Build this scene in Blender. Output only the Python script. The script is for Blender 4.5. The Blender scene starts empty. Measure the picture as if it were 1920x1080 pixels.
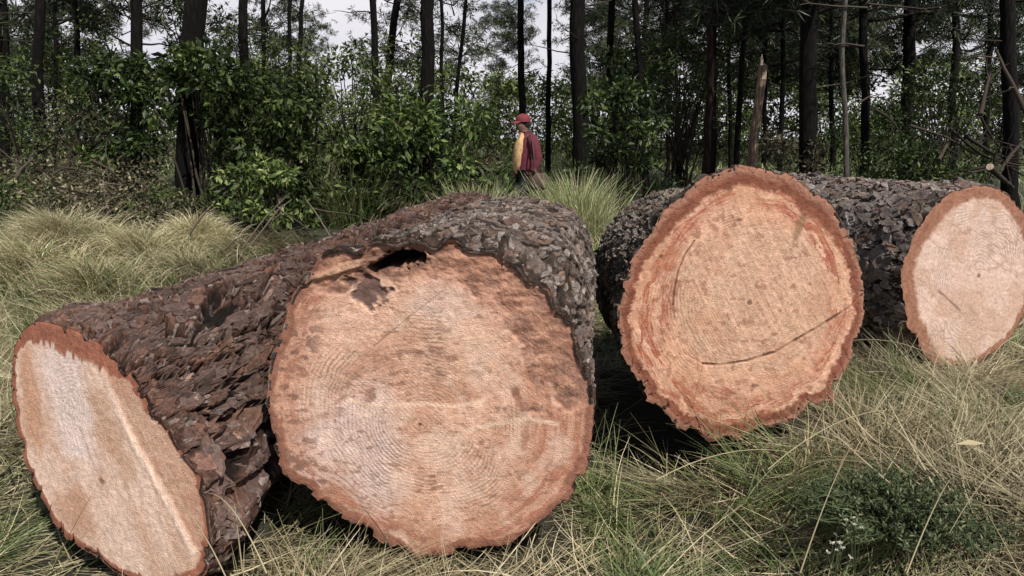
import bpy, math, random
import numpy as np
from mathutils import Vector, Matrix, Euler

sc = bpy.context.scene
COL = sc.collection
rng = np.random.default_rng(7)

# ------------------------------------------------------------------ camera
FPX = 1371.0; CAMH = 1.3; PITCH = math.atan((540 - 262) / FPX)
cF = np.array([0, math.cos(PITCH), -math.sin(PITCH)])
cU = np.array([0, math.sin(PITCH), math.cos(PITCH)])
cR = np.array([1.0, 0, 0]); cC = np.array([0, 0, CAMH])
cam = bpy.data.cameras.new('camera'); co = bpy.data.objects.new('camera', cam); COL.objects.link(co)
cam.sensor_width = 36; cam.lens = 36 * FPX / 1920; cam.clip_end = 2000; cam.clip_start = .05
co.location = (0, 0, CAMH); co.rotation_euler = (math.pi / 2 - PITCH, 0, 0)
sc.camera = co
sc.render.resolution_x = 1024; sc.render.resolution_y = 576

def ray(px, py):
    return (px - 960) / FPX * cR + (540 - py) / FPX * cU + cF
def at(px, py, Y):
    r = ray(px, py); return cC + r * (Y / r[1])
def to_px(P):
    d = P - cC; z = d @ cF
    return 960 + FPX * (d @ cR) / z, 540 - FPX * (d @ cU) / z

# ------------------------------------------------------------------ noise
def _h(ix, iy, iz, seed):
    n = (ix.astype(np.int64) * 374761393 + iy.astype(np.int64) * 668265263 + iz.astype(np.int64) * 2147483647 + seed * 974634777) & 0xFFFFFFFF
    n = ((n ^ (n >> 13)) * 1274126177) & 0xFFFFFFFF
    n = ((n ^ (n >> 16)) * 2246822519) & 0xFFFFFFFF
    return ((n ^ (n >> 15)) & 0xFFFFFF) / float(0xFFFFFF)
def vn(x, y, z=0.0, seed=0):
    x, y, z = np.broadcast_arrays(np.asarray(x, float), np.asarray(y, float), np.asarray(z, float))
    i, j, k = np.floor(x), np.floor(y), np.floor(z)
    u, v, w = x - i, y - j, z - k
    u = u * u * (3 - 2 * u); v = v * v * (3 - 2 * v); w = w * w * (3 - 2 * w)
    r = 0
    for a in (0, 1):
        for b in (0, 1):
            for c in (0, 1):
                r = r + _h(i + a, j + b, k + c, seed) * (u if a else 1 - u) * (v if b else 1 - v) * (w if c else 1 - w)
    return r
def fbm(x, y, z=0.0, oc=4, seed=0, gain=.5):
    s = 0; a = 1; t = 0
    for o in range(oc):
        s = s + a * vn(np.asarray(x) * 2 ** o + 17.3 * o, np.asarray(y) * 2 ** o + 5.1 * o, np.asarray(z) * 2 ** o, seed + o); t += a; a *= gain
    return s / t
def ss(a, b, x):
    t = np.clip((x - a) / (b - a), 0, 1); return t * t * (3 - 2 * t)
def mix(a, b, t):
    t = np.asarray(t)[..., None] if np.ndim(a) or np.ndim(b) else t
    return np.asarray(a) * (1 - t) + np.asarray(b) * t
def vor(u, v, nu, seed):
    i, j = np.floor(u), np.floor(v)
    F1 = np.full(u.shape, 9.); F2 = F1.copy(); ID = np.zeros(u.shape); DX = np.zeros(u.shape); DY = np.zeros(u.shape)
    for a in (-1, 0, 1):
        for b in (-1, 0, 1):
            ci, cj = i + a, j + b; cm = np.mod(ci, nu)
            ox, oy = _h(cm, cj, cm * 0, seed), _h(cm, cj, cm * 0, seed + 11)
            dx, dy = u - ci - ox, v - cj - oy
            d = np.sqrt(dx * dx + dy * dy); hid = _h(cm, cj, cm * 0, seed + 23)
            c1 = d < F1
            F2 = np.where(c1, F1, np.minimum(F2, d)); ID = np.where(c1, hid, ID)
            DX = np.where(c1, dx, DX); DY = np.where(c1, dy, DY); F1 = np.where(c1, d, F1)
    return F1, F2, ID, DX, DY

# ------------------------------------------------------------------ mesh helpers
def npmesh(name, V, F, mat=None, smooth=False, attrs=None, parent=None, loc=None, link=True):
    """V (n,3); F list of int arrays (k, 3|4); attrs {name: (n,) or (n,3)}"""
    me = bpy.data.meshes.new(name)
    V = np.ascontiguousarray(V, dtype=np.float32)
    if isinstance(F, np.ndarray): F = [F]
    F = [f for f in F if len(f)]
    me.vertices.add(len(V)); me.vertices.foreach_set('co', V.ravel())
    nl = sum(f.size for f in F); npoly = sum(len(f) for f in F)
    me.loops.add(nl); me.polygons.add(npoly)
    me.loops.foreach_set('vertex_index', np.concatenate([f.ravel() for f in F]).astype(np.int32))
    tot = np.concatenate([np.full(len(f), f.shape[1]) for f in F]); st = np.concatenate([[0], np.cumsum(tot)[:-1]])
    me.polygons.foreach_set('loop_start', st.astype(np.int32))
    if smooth is not False: me.polygons.foreach_set('use_smooth', np.ones(npoly, bool) if smooth is True else np.asarray(smooth, bool))
    for k, a in (attrs or {}).items():
        a = np.asarray(a)
        if a.ndim == 1:
            at_ = me.attributes.new(k, 'FLOAT', 'POINT'); at_.data.foreach_set('value', a.astype(np.float32))
        else:
            at_ = me.attributes.new(k, 'FLOAT_COLOR', 'POINT')
            at_.data.foreach_set('color', np.concatenate([a, np.ones((len(a), 1))], 1).astype(np.float32).ravel())
    me.update(calc_edges=True)
    if mat: me.materials.append(mat)
    o = bpy.data.objects.new(name, me)
    if link: COL.objects.link(o)
    if parent: o.parent = parent
    if loc is not None: o.location = loc
    return o
def tag(o, label=None, cat=None, group=None, kind=None):
    if label: o['label'] = label
    if cat: o['category'] = cat
    if group: o['group'] = group
    if kind: o['kind'] = kind
    return o
def empty(name, loc=(0, 0, 0), rz=0):
    o = bpy.data.objects.new(name, None); COL.objects.link(o); o.location = loc; o.rotation_euler = (0, 0, rz)
    o.empty_display_size = .1
    return o
def copy_tree(o, parent=None):
    c = o.copy(); COL.objects.link(c)
    if parent: c.parent = parent
    for ch in list(o.children): copy_tree(ch, c)
    return c
def gridfaces(nr, nc, wrap=False):
    i = np.arange(nr - 1)[:, None]; j = np.arange(nc if wrap else nc - 1)[None]
    a = i * nc + j; b = i * nc + (j + 1) % nc
    return np.stack([a, b, b + nc, a + nc], -1).reshape(-1, 4)
class MB:
    """collects tubes / arrays into one mesh"""
    def __init__(s): s.V = []; s.F3 = []; s.F4 = []; s.n = 0; s.A = []
    def add(s, V, F, rnd=.5):
        V = np.asarray(V, float); F = np.asarray(F)
        (s.F3 if F.shape[1] == 3 else s.F4).append(F + s.n); s.V.append(V); s.n += len(V)
        s.A.append(np.broadcast_to(np.asarray(rnd, float), (len(V),)))
    def tube(s, P, R, k=6, cap=True, rnd=.5):
        P = np.asarray(P, float); R = np.broadcast_to(np.asarray(R, float), (len(P),))
        T = np.gradient(P, axis=0); T /= np.linalg.norm(T, axis=1)[:, None] + 1e-9
        ref = np.array([0, 0, 1.]) if abs(T[:, 2]).mean() < .8 else np.array([1., 0, 0])
        A = np.cross(T, ref); A /= np.linalg.norm(A, axis=1)[:, None] + 1e-9; B = np.cross(T, A)
        th = np.arange(k) / k * 2 * np.pi
        V = (P[:, None] + R[:, None, None] * (np.cos(th)[None, :, None] * A[:, None] + np.sin(th)[None, :, None] * B[:, None])).reshape(-1, 3)
        s.add(V, gridfaces(len(P), k, True), rnd)
        if cap:
            for e in (0, len(P) - 1):
                c = s.n; idx = np.arange(k)
                ringv = V[e * k:(e + 1) * k]
                s.add(np.concatenate([ringv, P[e:e + 1]]), np.stack([idx, (idx + 1) % k, np.full(k, k)], 1), rnd)
    def build(s, name, mat, parent=None, smooth=False, link=True, loc=None):
        F = ([np.concatenate(s.F4)] if s.F4 else []) + ([np.concatenate(s.F3)] if s.F3 else [])
        return npmesh(name, np.concatenate(s.V), F, mat, smooth, {'rnd': np.concatenate(s.A)}, parent, loc, link)

# ------------------------------------------------------------------ materials
def newmat(name):
    m = bpy.data.materials.new(name); m.use_nodes = True
    nt = m.node_tree; nt.nodes.clear()
    out = nt.nodes.new('ShaderNodeOutputMaterial')
    return m, nt, out
def N(nt, t, **kw):
    n = nt.nodes.new('ShaderNode' + t)
    for k, v in kw.items():
        if k in n.inputs: n.inputs[k].default_value = v
        else: setattr(n, k, v)
    return n
def ramp(nt, stops):
    r = nt.nodes.new('ShaderNodeValToRGB'); e = r.color_ramp.elements
    while len(e) > 1: e.remove(e[-1])
    e[0].position = stops[0][0]; e[0].color = (*stops[0][1], 1)
    for p, c in stops[1:]:
        x = e.new(p); x.color = (*c, 1)
    return r
def vc_mat(name, rough=.85, nscale=60, namp=.25, bump=.3, bdist=.004, spec=.25, nscale2=250):
    """painted wood/bark: colour attribute x procedural grain, procedural bump"""
    m, nt, out = newmat(name); L = nt.links.new
    a = N(nt, 'Attribute', attribute_name='col'); tc = N(nt, 'TexCoord')
    n1 = N(nt, 'TexNoise', Scale=nscale, Detail=5.0, Roughness=.65); L(tc.outputs['Object'], n1.inputs['Vector'])
    n2 = N(nt, 'TexNoise', Scale=nscale2, Detail=3.0, Roughness=.6); L(tc.outputs['Object'], n2.inputs['Vector'])
    mr = N(nt, 'MapRange'); L(n1.outputs['Fac'], mr.inputs['Value'])
    mr.inputs['From Min'].default_value = .25; mr.inputs['From Max'].default_value = .75
    mr.inputs['To Min'].default_value = 1 - namp; mr.inputs['To Max'].default_value = 1 + namp
    mx = N(nt, 'Mix', data_type='RGBA', blend_type='MULTIPLY'); mx.inputs[0].default_value = 1
    L(a.outputs['Color'], mx.inputs[6]); L(mr.outputs['Result'], mx.inputs[7])
    p = N(nt, 'BsdfPrincipled', Roughness=rough); p.inputs['Specular IOR Level'].default_value = spec
    L(mx.outputs[2], p.inputs['Base Color'])
    ad = N(nt, 'Math', operation='ADD'); L(n1.outputs['Fac'], ad.inputs[0]); L(n2.outputs['Fac'], ad.inputs[1])
    b = N(nt, 'Bump', Strength=bump, Distance=bdist); L(ad.outputs[0], b.inputs['Height']); L(b.outputs['Normal'], p.inputs['Normal'])
    L(p.outputs['BSDF'], out.inputs['Surface'])
    return m
def leaf_mat(name, stops, rough=.5, transl=.3, spec=.4):
    m, nt, out = newmat(name); L = nt.links.new
    a = N(nt, 'Attribute', attribute_name='rnd'); r = ramp(nt, stops); L(a.outputs['Fac'], r.inputs['Fac'])
    oi = N(nt, 'ObjectInfo'); mr = N(nt, 'MapRange'); L(oi.outputs['Random'], mr.inputs['Value'])
    mr.inputs['To Min'].default_value = .75; mr.inputs['To Max'].default_value = 1.25
    mx = N(nt, 'Mix', data_type='RGBA', blend_type='MULTIPLY'); mx.inputs[0].default_value = 1
    L(r.outputs['Color'], mx.inputs[6]); L(mr.outputs['Result'], mx.inputs[7])
    p = N(nt, 'BsdfPrincipled', Roughness=rough); p.inputs['Specular IOR Level'].default_value = spec
    L(mx.outputs[2], p.inputs['Base Color'])
    t = N(nt, 'BsdfTranslucent'); L(mx.outputs[2], t.inputs['Color'])
    ms = N(nt, 'MixShader'); ms.inputs[0].default_value = transl
    L(p.outputs['BSDF'], ms.inputs[1]); L(t.outputs['BSDF'], ms.inputs[2]); L(ms.outputs[0], out.inputs['Surface'])
    return m
def bark_mat(name, c0, c1, c2, sx=9, sz=2.2, bump=.8):
    """tree bark: vertical plates in object space"""
    m, nt, out = newmat(name); L = nt.links.new
    tc = N(nt, 'TexCoord'); mp = N(nt, 'Mapping'); mp.inputs['Scale'].default_value = (sx, sx, sz)
    L(tc.outputs['Object'], mp.inputs['Vector'])
    v = N(nt, 'TexVoronoi', feature='DISTANCE_TO_EDGE', Scale=1.6); L(mp.outputs['Vector'], v.inputs['Vector'])
    n = N(nt, 'TexNoise', Scale=2.2, Detail=6.0, Roughness=.65); L(mp.outputs['Vector'], n.inputs['Vector'])
    mm = N(nt, 'Math', operation='MULTIPLY_ADD'); L(v.outputs['Distance'], mm.inputs[0]); mm.inputs[1].default_value = .7; L(n.outputs['Fac'], mm.inputs[2])
    r = ramp(nt, [(.32, c0), (.55, c1), (.85, c2)]); L(mm.outputs[0], r.inputs['Fac'])
    p = N(nt, 'BsdfPrincipled', Roughness=.9); p.inputs['Specular IOR Level'].default_value = .15
    L(r.outputs['Color'], p.inputs['Base Color'])
    b = N(nt, 'Bump', Strength=bump, Distance=.03); L(mm.outputs[0], b.inputs['Height']); L(b.outputs['Normal'], p.inputs['Normal'])
    L(p.outputs['BSDF'], out.inputs['Surface'])
    return m
def cloth_mat(name, c, rough=.9):
    m, nt, out = newmat(name); L = nt.links.new
    tc = N(nt, 'TexCoord'); n = N(nt, 'TexNoise', Scale=14.0, Detail=4.0); L(tc.outputs['Object'], n.inputs['Vector'])
    r = ramp(nt, [(.3, tuple(x * .75 for x in c)), (.7, tuple(min(1, x * 1.2) for x in c))]); L(n.outputs['Fac'], r.inputs['Fac'])
    p = N(nt, 'BsdfPrincipled', Roughness=rough); L(r.outputs['Color'], p.inputs['Base Color'])
    b = N(nt, 'Bump', Strength=.4, Distance=.02); L(n.outputs['Fac'], b.inputs['Height']); L(b.outputs['Normal'], p.inputs['Normal'])
    L(p.outputs['BSDF'], out.inputs['Surface'])
    return m

M = {}
M['face'] = vc_mat('sawn wood', .85, 60, .24, .8, .004, .2, 240)
M['bark'] = vc_mat('log bark', .92, 62, .45, .9, .010, .15, 230)
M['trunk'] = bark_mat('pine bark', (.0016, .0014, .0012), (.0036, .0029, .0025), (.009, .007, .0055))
M['trunk_brown'] = bark_mat('brown pine bark', (.006, .004, .003), (.018, .011, .008), (.04, .026, .018))
M['trunk_pale'] = bark_mat('pale grey bark', (.03, .027, .024), (.07, .064, .054), (.13, .117, .098), 14, 3)
M['snag'] = bark_mat('bare dead wood', (.05, .033, .024), (.15, .105, .075), (.3, .23, .17), 16, 1.2)
M['snag_pale'] = bark_mat('fresh broken wood', (.3, .2, .13), (.5, .38, .27), (.62, .5, .38), 20, 1.5)
M['twig'] = leaf_mat('dead twigs', [(0, (.012, .009, .007)), (.5, (.045, .034, .025)), (1, (.14, .11, .085))], .85, 0, .2)
M['limb'] = leaf_mat('pine limbs', [(0, (.01, .008, .007)), (1, (.035, .027, .022))], .9, 0, .2)
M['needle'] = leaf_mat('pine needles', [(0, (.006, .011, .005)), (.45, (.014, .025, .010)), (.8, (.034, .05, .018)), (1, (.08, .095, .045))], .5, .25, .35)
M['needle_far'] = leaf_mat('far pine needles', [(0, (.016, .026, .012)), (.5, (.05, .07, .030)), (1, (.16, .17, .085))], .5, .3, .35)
M['leaf'] = leaf_mat('glossy dark leaves', [(0, (.010, .018, .005)), (.4, (.034, .058, .014)), (.75, (.10, .145, .036)), (1, (.24, .28, .10))], .5, .3, .28)
M['leaf_light'] = leaf_mat('light green leaves', [(0, (.018, .033, .010)), (.5, (.095, .135, .036)), (.85, (.21, .26, .085)), (1, (.36, .39, .19))], .55, .35, .25)
M['leaf_dry'] = leaf_mat('dry brown leaves', [(0, (.025, .022, .012)), (.4, (.085, .072, .04)), (.7, (.13, .125, .07)), (1, (.34, .29, .19))], .7, .2, .3)
M['straw'] = leaf_mat('dry straw grass', [(0, (.05, .042, .02)), (.25, (.14, .12, .062)), (.5, (.30, .255, .15)), (.8, (.47, .40, .245)), (1, (.66, .58, .40))], .6, .25, .35)
M['green'] = leaf_mat('green grass', [(0, (.022, .04, .010)), (.4, (.085, .125, .036)), (.75, (.20, .25, .09)), (1, (.36, .38, .19))], .5, .3, .35)
M['weed'] = leaf_mat('feathery weed', [(0, (.03, .042, .018)), (.5, (.085, .12, .05)), (.8, (.15, .18, .085)), (1, (.27, .26, .15))], .6, .25, .3)
M['petal'] = leaf_mat('white petals', [(0, (.22, .22, .18)), (1, (.42, .42, .36))], .6, .2, .3)

# ------------------------------------------------------------------ world and sun
SUN_EL, SUN_AZ = math.radians(52), math.radians(148)     # azimuth clockwise from +Y
w = bpy.data.worlds.new('World'); sc.world = w; w.use_nodes = True
nt = w.node_tree; nt.nodes.clear(); L = nt.links.new
sky = N(nt, 'TexSky', sky_type='NISHITA', sun_disc=False, sun_elevation=SUN_EL, sun_rotation=SUN_AZ)
tc = N(nt, 'TexCoord'); mp = N(nt, 'Mapping'); mp.inputs['Scale'].default_value = (1.2, 1.2, 3.2); mp.inputs['Location'].default_value = (.35, .2, 0)
L(tc.outputs['Generated'], mp.inputs['Vector'])
cn = N(nt, 'TexNoise', Scale=2.1, Detail=7.0, Roughness=.55); L(mp.outputs['Vector'], cn.inputs['Vector'])
cr = ramp(nt, [(.26, (0, 0, 0)), (.40, (1, 1, 1))]); L(cn.outputs['Fac'], cr.inputs['Fac'])
cc = ramp(nt, [(.35, (9.0, 8.9, 9.8)), (.65, (11.2, 10.8, 11.4))]); L(cn.outputs['Fac'], cc.inputs['Fac'])
sx_ = N(nt, 'SeparateXYZ'); L(tc.outputs['Generated'], sx_.inputs[0])
hz = N(nt, 'MapRange'); L(sx_.outputs['Z'], hz.inputs['Value']); hz.inputs['From Min'].default_value = .22; hz.inputs['From Max'].default_value = .55
hz.inputs['To Min'].default_value = 1; hz.inputs['To Max'].default_value = .08
cm = N(nt, 'Math', operation='MULTIPLY'); L(cr.outputs['Color'], cm.inputs[0]); L(hz.outputs['Result'], cm.inputs[1])
mx = N(nt, 'Mix', data_type='RGBA'); L(cm.outputs[0], mx.inputs[0]); L(sky.outputs['Color'], mx.inputs[6]); L(cc.outputs['Color'], mx.inputs[7])
bg = N(nt, 'Background', Strength=.07); L(mx.outputs[2], bg.inputs['Color'])
wo = nt.nodes.new('ShaderNodeOutputWorld'); L(bg.outputs[0], wo.inputs['Surface'])
sl = bpy.data.lights.new('sun', 'SUN'); so = bpy.data.objects.new('sun', sl); COL.objects.link(so)
sl.energy = 5.0; sl.angle = math.radians(.55); sl.color = (1, .955, .89)
sdir = Vector((math.sin(SUN_AZ) * math.cos(SUN_EL), math.cos(SUN_AZ) * math.cos(SUN_EL), math.sin(SUN_EL)))
so.rotation_euler = sdir.to_track_quat('Z', 'Y').to_euler(); so.location = (3, -6, 12)
sc.view_settings.view_transform = 'Standard'; sc.view_settings.look = 'None'; sc.view_settings.exposure = .22; sc.view_settings.gamma = 1

# ------------------------------------------------------------------ ground
def gz(x, y):
    x = np.asarray(x, float); y = np.asarray(y, float)
    z = .0 * x
    z = z + .28 * np.exp(-((x - 1.5) / .75) ** 2 - ((y - 2.0) / .75) ** 2)          # mound at the right front
    z = z - .11 * ss(1.1, .5, x) * ss(.9, 1.3, y) * ss(3.0, 2.3, y)
    z = z - .20 * np.exp(-((x - .70) / .40) ** 2 - ((y - 3.15) / .6) ** 2)
    z = z + .12 * np.exp(-((x + 4.6) / 1.9) ** 2 - ((y - 8.2) / 1.6) ** 2)           # hummock at the left
    z = z + .012 * np.clip(y - 6, 0, 60)
    z = z + .07 * (fbm(x * .7, y * .7, 0, 3, 3) - .5) * ss(0, 2, np.abs(y - 2.3) + .3) + .05 * (fbm(x * 3, y * 3, 0, 3, 5) - .5)
    return z
def axis_pts(lo, hi, near_lo, near_hi, dn, grow):
    a = list(np.arange(near_lo, near_hi, dn)); d = dn
    while a[-1] < hi: d *= grow; a.append(a[-1] + d)
    d = dn
    while a[0] > lo: d *= grow; a.insert(0, a[0] - d)
    return np.array(a)
xs = axis_pts(-900, 900, -4, 5, .06, 1.07); ys = axis_pts(-60, 1500, .6, 9, .06, 1.06)
GX, GY = np.meshgrid(xs, ys)
gm, nt, out = newmat('forest floor'); L = nt.links.new
tc = N(nt, 'TexCoord'); n1 = N(nt, 'TexNoise', Scale=1.3, Detail=8.0, Roughness=.7); n2 = N(nt, 'TexNoise', Scale=38.0, Detail=6.0, Roughness=.75)
L(tc.outputs['Object'], n1.inputs['Vector']); L(tc.outputs['Object'], n2.inputs['Vector'])
r1 = ramp(nt, [(.3, (.022, .018, .010)), (.5, (.035, .032, .016)), (.7, (.07, .058, .034))]); L(n1.outputs['Fac'], r1.inputs['Fac'])
r2 = ramp(nt, [(.35, (.25, .25, .25)), (.65, (1.3, 1.3, 1.3))]); L(n2.outputs['Fac'], r2.inputs['Fac'])
mx = N(nt, 'Mix', data_type='RGBA', blend_type='MULTIPLY'); mx.inputs[0].default_value = 1; L(r1.outputs[0], mx.inputs[6]); L(r2.outputs[0], mx.inputs[7])
p = N(nt, 'BsdfPrincipled', Roughness=.95); L(mx.outputs[2], p.inputs['Base Color'])
b = N(nt, 'Bump', Strength=.8, Distance=.03); L(n2.outputs['Fac'], b.inputs['Height']); L(b.outputs['Normal'], p.inputs['Normal']); L(p.outputs[0], out.inputs['Surface'])
V = np.stack([GX, GY, gz(GX, GY)], -1).reshape(-1, 3)
tag(npmesh('ground', V, gridfaces(len(ys), len(xs)), gm, True), kind='structure')

# ------------------------------------------------------------------ logs
LOGS = []      # capsules used to keep grass out of the wood: (C0, A, L, R0, R1)
def catmull(P, n=12):
    P = np.asarray(P, float); m = len(P); o = []
    for i in range(m):
        a, b, c, d = P[(i - 1) % m], P[i], P[(i + 1) % m], P[(i + 2) % m]
        for t in np.arange(n) / n:
            o.append(.5 * (2 * b + (c - a) * t + (2 * a - 5 * b + 4 * c - d) * t * t + (3 * b - a - 3 * c + d) * t ** 3))
    return np.array(o)
def make_log(outline, ctr, depth, naz, nel, az, el, length, rend, blend, pith, bark, facefn, NT=720, NQ=250, shape=None, drop=None, axis_off=(0, 0), scal=.0):
    d2 = math.radians
    n = np.array([math.sin(d2(naz)) * math.cos(d2(nel)), math.cos(d2(naz)) * math.cos(d2(nel)), math.sin(d2(nel))])
    A = np.array([math.sin(d2(az)) * math.cos(d2(el)), math.cos(d2(az)) * math.cos(d2(el)), math.sin(d2(el))])
    E1 = np.cross(A, [0, 0, 1.]); E1 /= np.linalg.norm(E1); E2 = np.cross(E1, A)
    Cf = cC + depth * ray(*ctr)
    def onplane(p):
        r = ray(*p); return cC + r * (np.dot(Cf - cC, n) / np.dot(r, n))
    P = np.array([onplane(p) for p in catmull(outline)])
    sg = np.linalg.norm(np.roll(P, -1, 0) - P, axis=1); wt = (sg + np.roll(sg, 1))[:, None]
    C0 = (P * wt).sum(0) / wt.sum() + axis_off[0] * E1 + axis_off[1] * E2
    C0 = C0 - A * np.dot(C0 - Cf, n) / np.dot(A, n)
    q = P - C0; x, y = q @ E1, q @ E2
    th0 = np.arctan2(y, x); r0 = np.hypot(x, y); o = np.argsort(th0); th0, r0 = th0[o], r0[o]
    th = np.linspace(-np.pi, np.pi, NT, endpoint=False)
    r0 = np.interp(th, np.r_[th0[-1] - 2 * np.pi, th0, th0[0] + 2 * np.pi], np.r_[r0[-1], r0, r0[0]])
    Rm = r0.mean()
    if scal:
        pid = np.floor(th * 10 + 1.6 * vn(th * 4, 0 * th, 0, 77)); jag = _h(pid, pid * 0, pid * 0, int(scal * 1e4)) - .5
        r0 = r0 + scal * jag * 2 * (.45 + .55 * ss(.2, -.7, np.sin(th))) + scal * .5 * (fbm(th * 30, 0 * th, 0, 3, 78) - .5)
    # stations
    s = [0.]; ds = .0035
    while s[-1] < length: s.append(s[-1] + ds); ds = min(ds * bark.get('grow', 1.006), .05)
    s = np.array(s) * length / s[-1]; S, TH = np.meshgrid(s, th, indexing='ij')
    k = ss(0, blend, S)
    Rend = rend * np.ones(NT) if np.isscalar(rend) else rend(th)
    Rc = (Rm if np.isscalar(rend) else Rend[None] + .02) * (1 - S / length) + Rend[None] * (S / length)
    bw = k ** .8
    rr = r0[None] * (1 - bw) + Rc * bw
    if shape is not None: rr = rr + shape(TH, S)
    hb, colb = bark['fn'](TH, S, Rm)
    ramp0 = .35 + .65 * ss(0, .05, S)
    rr = rr + hb * ramp0
    a0 = -(rr[0] * (np.cos(th) * (E1 @ n) + np.sin(th) * (E2 @ n))) / (A @ n)
    ax = a0[None] * (1 - ss(0, max(blend, .5), S) * 1.0) + S
    P3 = C0 + ax[..., None] * A + rr[..., None] * (np.cos(TH)[..., None] * E1 + np.sin(TH)[..., None] * E2)
    if drop is not None: P3[..., 2] += drop(S)
    root = empty('pine_log', tuple(C0 - np.array([0, 0, Rm])))
    off = np.array(root.location)
    # loose plates: real bark scales lying over the barrel, in the same mesh
    gi = np.arange(len(s))
    def surf(t_, s_, h_):
        fi = np.interp(s_, s, gi); i0 = np.clip(fi.astype(int), 0, len(s) - 2); fs = fi - i0
        ft = np.mod((t_ + np.pi) / (2 * np.pi), 1) * NT; j0 = ft.astype(int) % NT; j1 = (j0 + 1) % NT; fj = ft - np.floor(ft)
        bil = lambda A_: (A_[i0, j0] * (1 - fj) + A_[i0, j1] * fj) * (1 - fs) + (A_[i0 + 1, j0] * (1 - fj) + A_[i0 + 1, j1] * fj) * fs
        rad = bil(rsm_) + h_; a_ = bil(ax)
        return C0 + a_[..., None] * A + rad[..., None] * (np.cos(t_)[..., None] * E1 + np.sin(t_)[..., None] * E2)
    rsm_ = rr - hb * ramp0 * (1 - bark.get('follow', .25))
    FV, FF, FC = [], [], []; nv = P3.shape[0] * P3.shape[1]; nq0 = (len(s) - 1) * NT; nq = 0
    for (nf, L0, L1, asp0, asp1, th0_, th1_, tilt_, curl_, lo, hi, sd) in bark.get('flakes', []):
        r_ = np.random.default_rng(sd); K = 11
        ct = r_.uniform(-np.pi, np.pi, nf); cs = length * r_.uniform(0, 1, nf) ** bark.get('fpow', 1.0)
        if 'mask' in bark:
            kp = bark['mask'](ct, cs, Rm); ct, cs = ct[kp], cs[kp]; nf = len(ct)
        Lf = r_.uniform(L0, L1, nf) * (1 + .0 * cs); Wf = Lf * r_.uniform(asp0, asp1, nf); rot = r_.normal(size=nf) * bark.get('rot', .32)
        ph = np.linspace(0, 2 * np.pi, K, endpoint=False)[None] + r_.uniform(-.2, .2, (nf, K))
        rad = (np.abs(np.cos(ph)) ** 3 + np.abs(np.sin(ph)) ** 3) ** (-1 / 3) * r_.uniform(.62, 1.12, (nf, K))
        du = rad * np.cos(ph) * Lf[:, None] / 2; dv = rad * np.sin(ph) * Wf[:, None] / 2
        cr_, sr_ = np.cos(rot)[:, None], np.sin(rot)[:, None]
        du, dv = du * cr_ - dv * sr_, du * sr_ + dv * cr_
        tk = r_.uniform(th0_, th1_, nf)[:, None]; tu, tv = (r_.normal(size=(2, nf, 1)) * tilt_); cu = curl_ * r_.normal(size=(nf, 1))
        rows_ = []
        for q_, dn in ((0., 0), (.55, 0), (.92, 0), (1., 1), (1.02, 2)):
            uu, vv = du * q_, dv * q_
            hh = tk + tu * uu + tv * vv + cu * (uu ** 2 + vv ** 2) / (Lf[:, None] * .5) + r_.normal(size=(nf, K)) * .0012 * (q_ > 0)
            if dn == 1: hh = hh - .35 * tk
            if dn == 2: hh = hh * 0 - .012
            if q_ == 0: hh = np.repeat(tk, K, 1)
            sc_ = np.maximum(cs[:, None] + uu, .0015)
            hh = np.where(hh > -.004, (hh + .004) * (.38 + .62 * ss(.0, .12, sc_)) - .004 - .0045 * (1 - ss(.0, .06, sc_)), hh)
            rows_.append(surf(ct[:, None] + vv / Rm, sc_, hh))
        V_ = np.stack(rows_, 1)                                   # nf, 5, K, 3
        tone = np.clip(.55 * r_.beta(1.6, 1.9, nf) + .9 * (fbm(np.cos(ct) * Rm * 7, np.sin(ct) * Rm * 7, cs * 7, 3, sd + 90) - .5) + .22, 0, 1)
        base = mix(np.array(lo), np.array(hi), tone)
        warm = r_.uniform(size=nf) < .22; base = base * np.where(warm[:, None], np.array([1.1, .93, .82]), 1.0)
        C_ = np.broadcast_to(base[:, None, None], (nf, 5, K, 3)).copy()
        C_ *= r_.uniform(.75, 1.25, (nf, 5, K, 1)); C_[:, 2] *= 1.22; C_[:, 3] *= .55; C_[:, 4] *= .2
        FV.append(V_.reshape(-1, 3)); FC.append(C_.reshape(-1, 3))
        f_ = gridfaces(5, K, True)[None] + (np.arange(nf) * 5 * K)[:, None, None] + nv
        FF.append(f_.reshape(-1, 4)); nv += nf * 5 * K; nq += nf * 4 * K
    allV = np.concatenate([P3.reshape(-1, 3)] + FV); allC = np.concatenate([colb.reshape(-1, 3)] + FC)
    allF = np.concatenate([gridfaces(len(s), NT, True)] + FF)
    sm_ = np.ones(len(allF), bool); sm_[nq0:] = False
    bk = npmesh('bark', allV - off, allF, M['bark'], sm_, {'col': np.clip(allC, .004, .7)}, root)
    # back end
    e = P3[-1]; c = e.mean(0); nb = 40
    qq = np.linspace(1, 0, nb)[:, None, None]
    B = (c + (e - c)[None] * qq); bcol = np.broadcast_to(np.array([.36, .2, .12]), (nb, NT, 3))
    npmesh('back_cut', B.reshape(-1, 3) - off, gridfaces(nb, NT, True), M['face'], True, {'col': bcol.reshape(-1, 3)}, root)
    # sawn face
    ring = P3[0]; pc = onplane(pith)
    Q = np.linspace(0, 1, NQ)[:, None]
    Q = Q * .985 + .015 * Q ** 3
    kk_ = 41; ker = np.hanning(kk_ + 2)[1:-1]; ker /= ker.sum()
    rp = np.concatenate([ring[-(kk_ // 2):], ring, ring[:kk_ // 2]])
    rsm = np.stack([np.convolve(rp[:, i], ker, 'valid') for i in range(3)], 1)
    G = pc + (rsm - pc)[None] * Q[..., None] + (ring - rsm)[None] * (Q ** 14)[..., None]
    f1 = np.cross(n, [0, 0, 1.]); f1 /= np.linalg.norm(f1); f2 = np.cross(f1, n)
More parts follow.
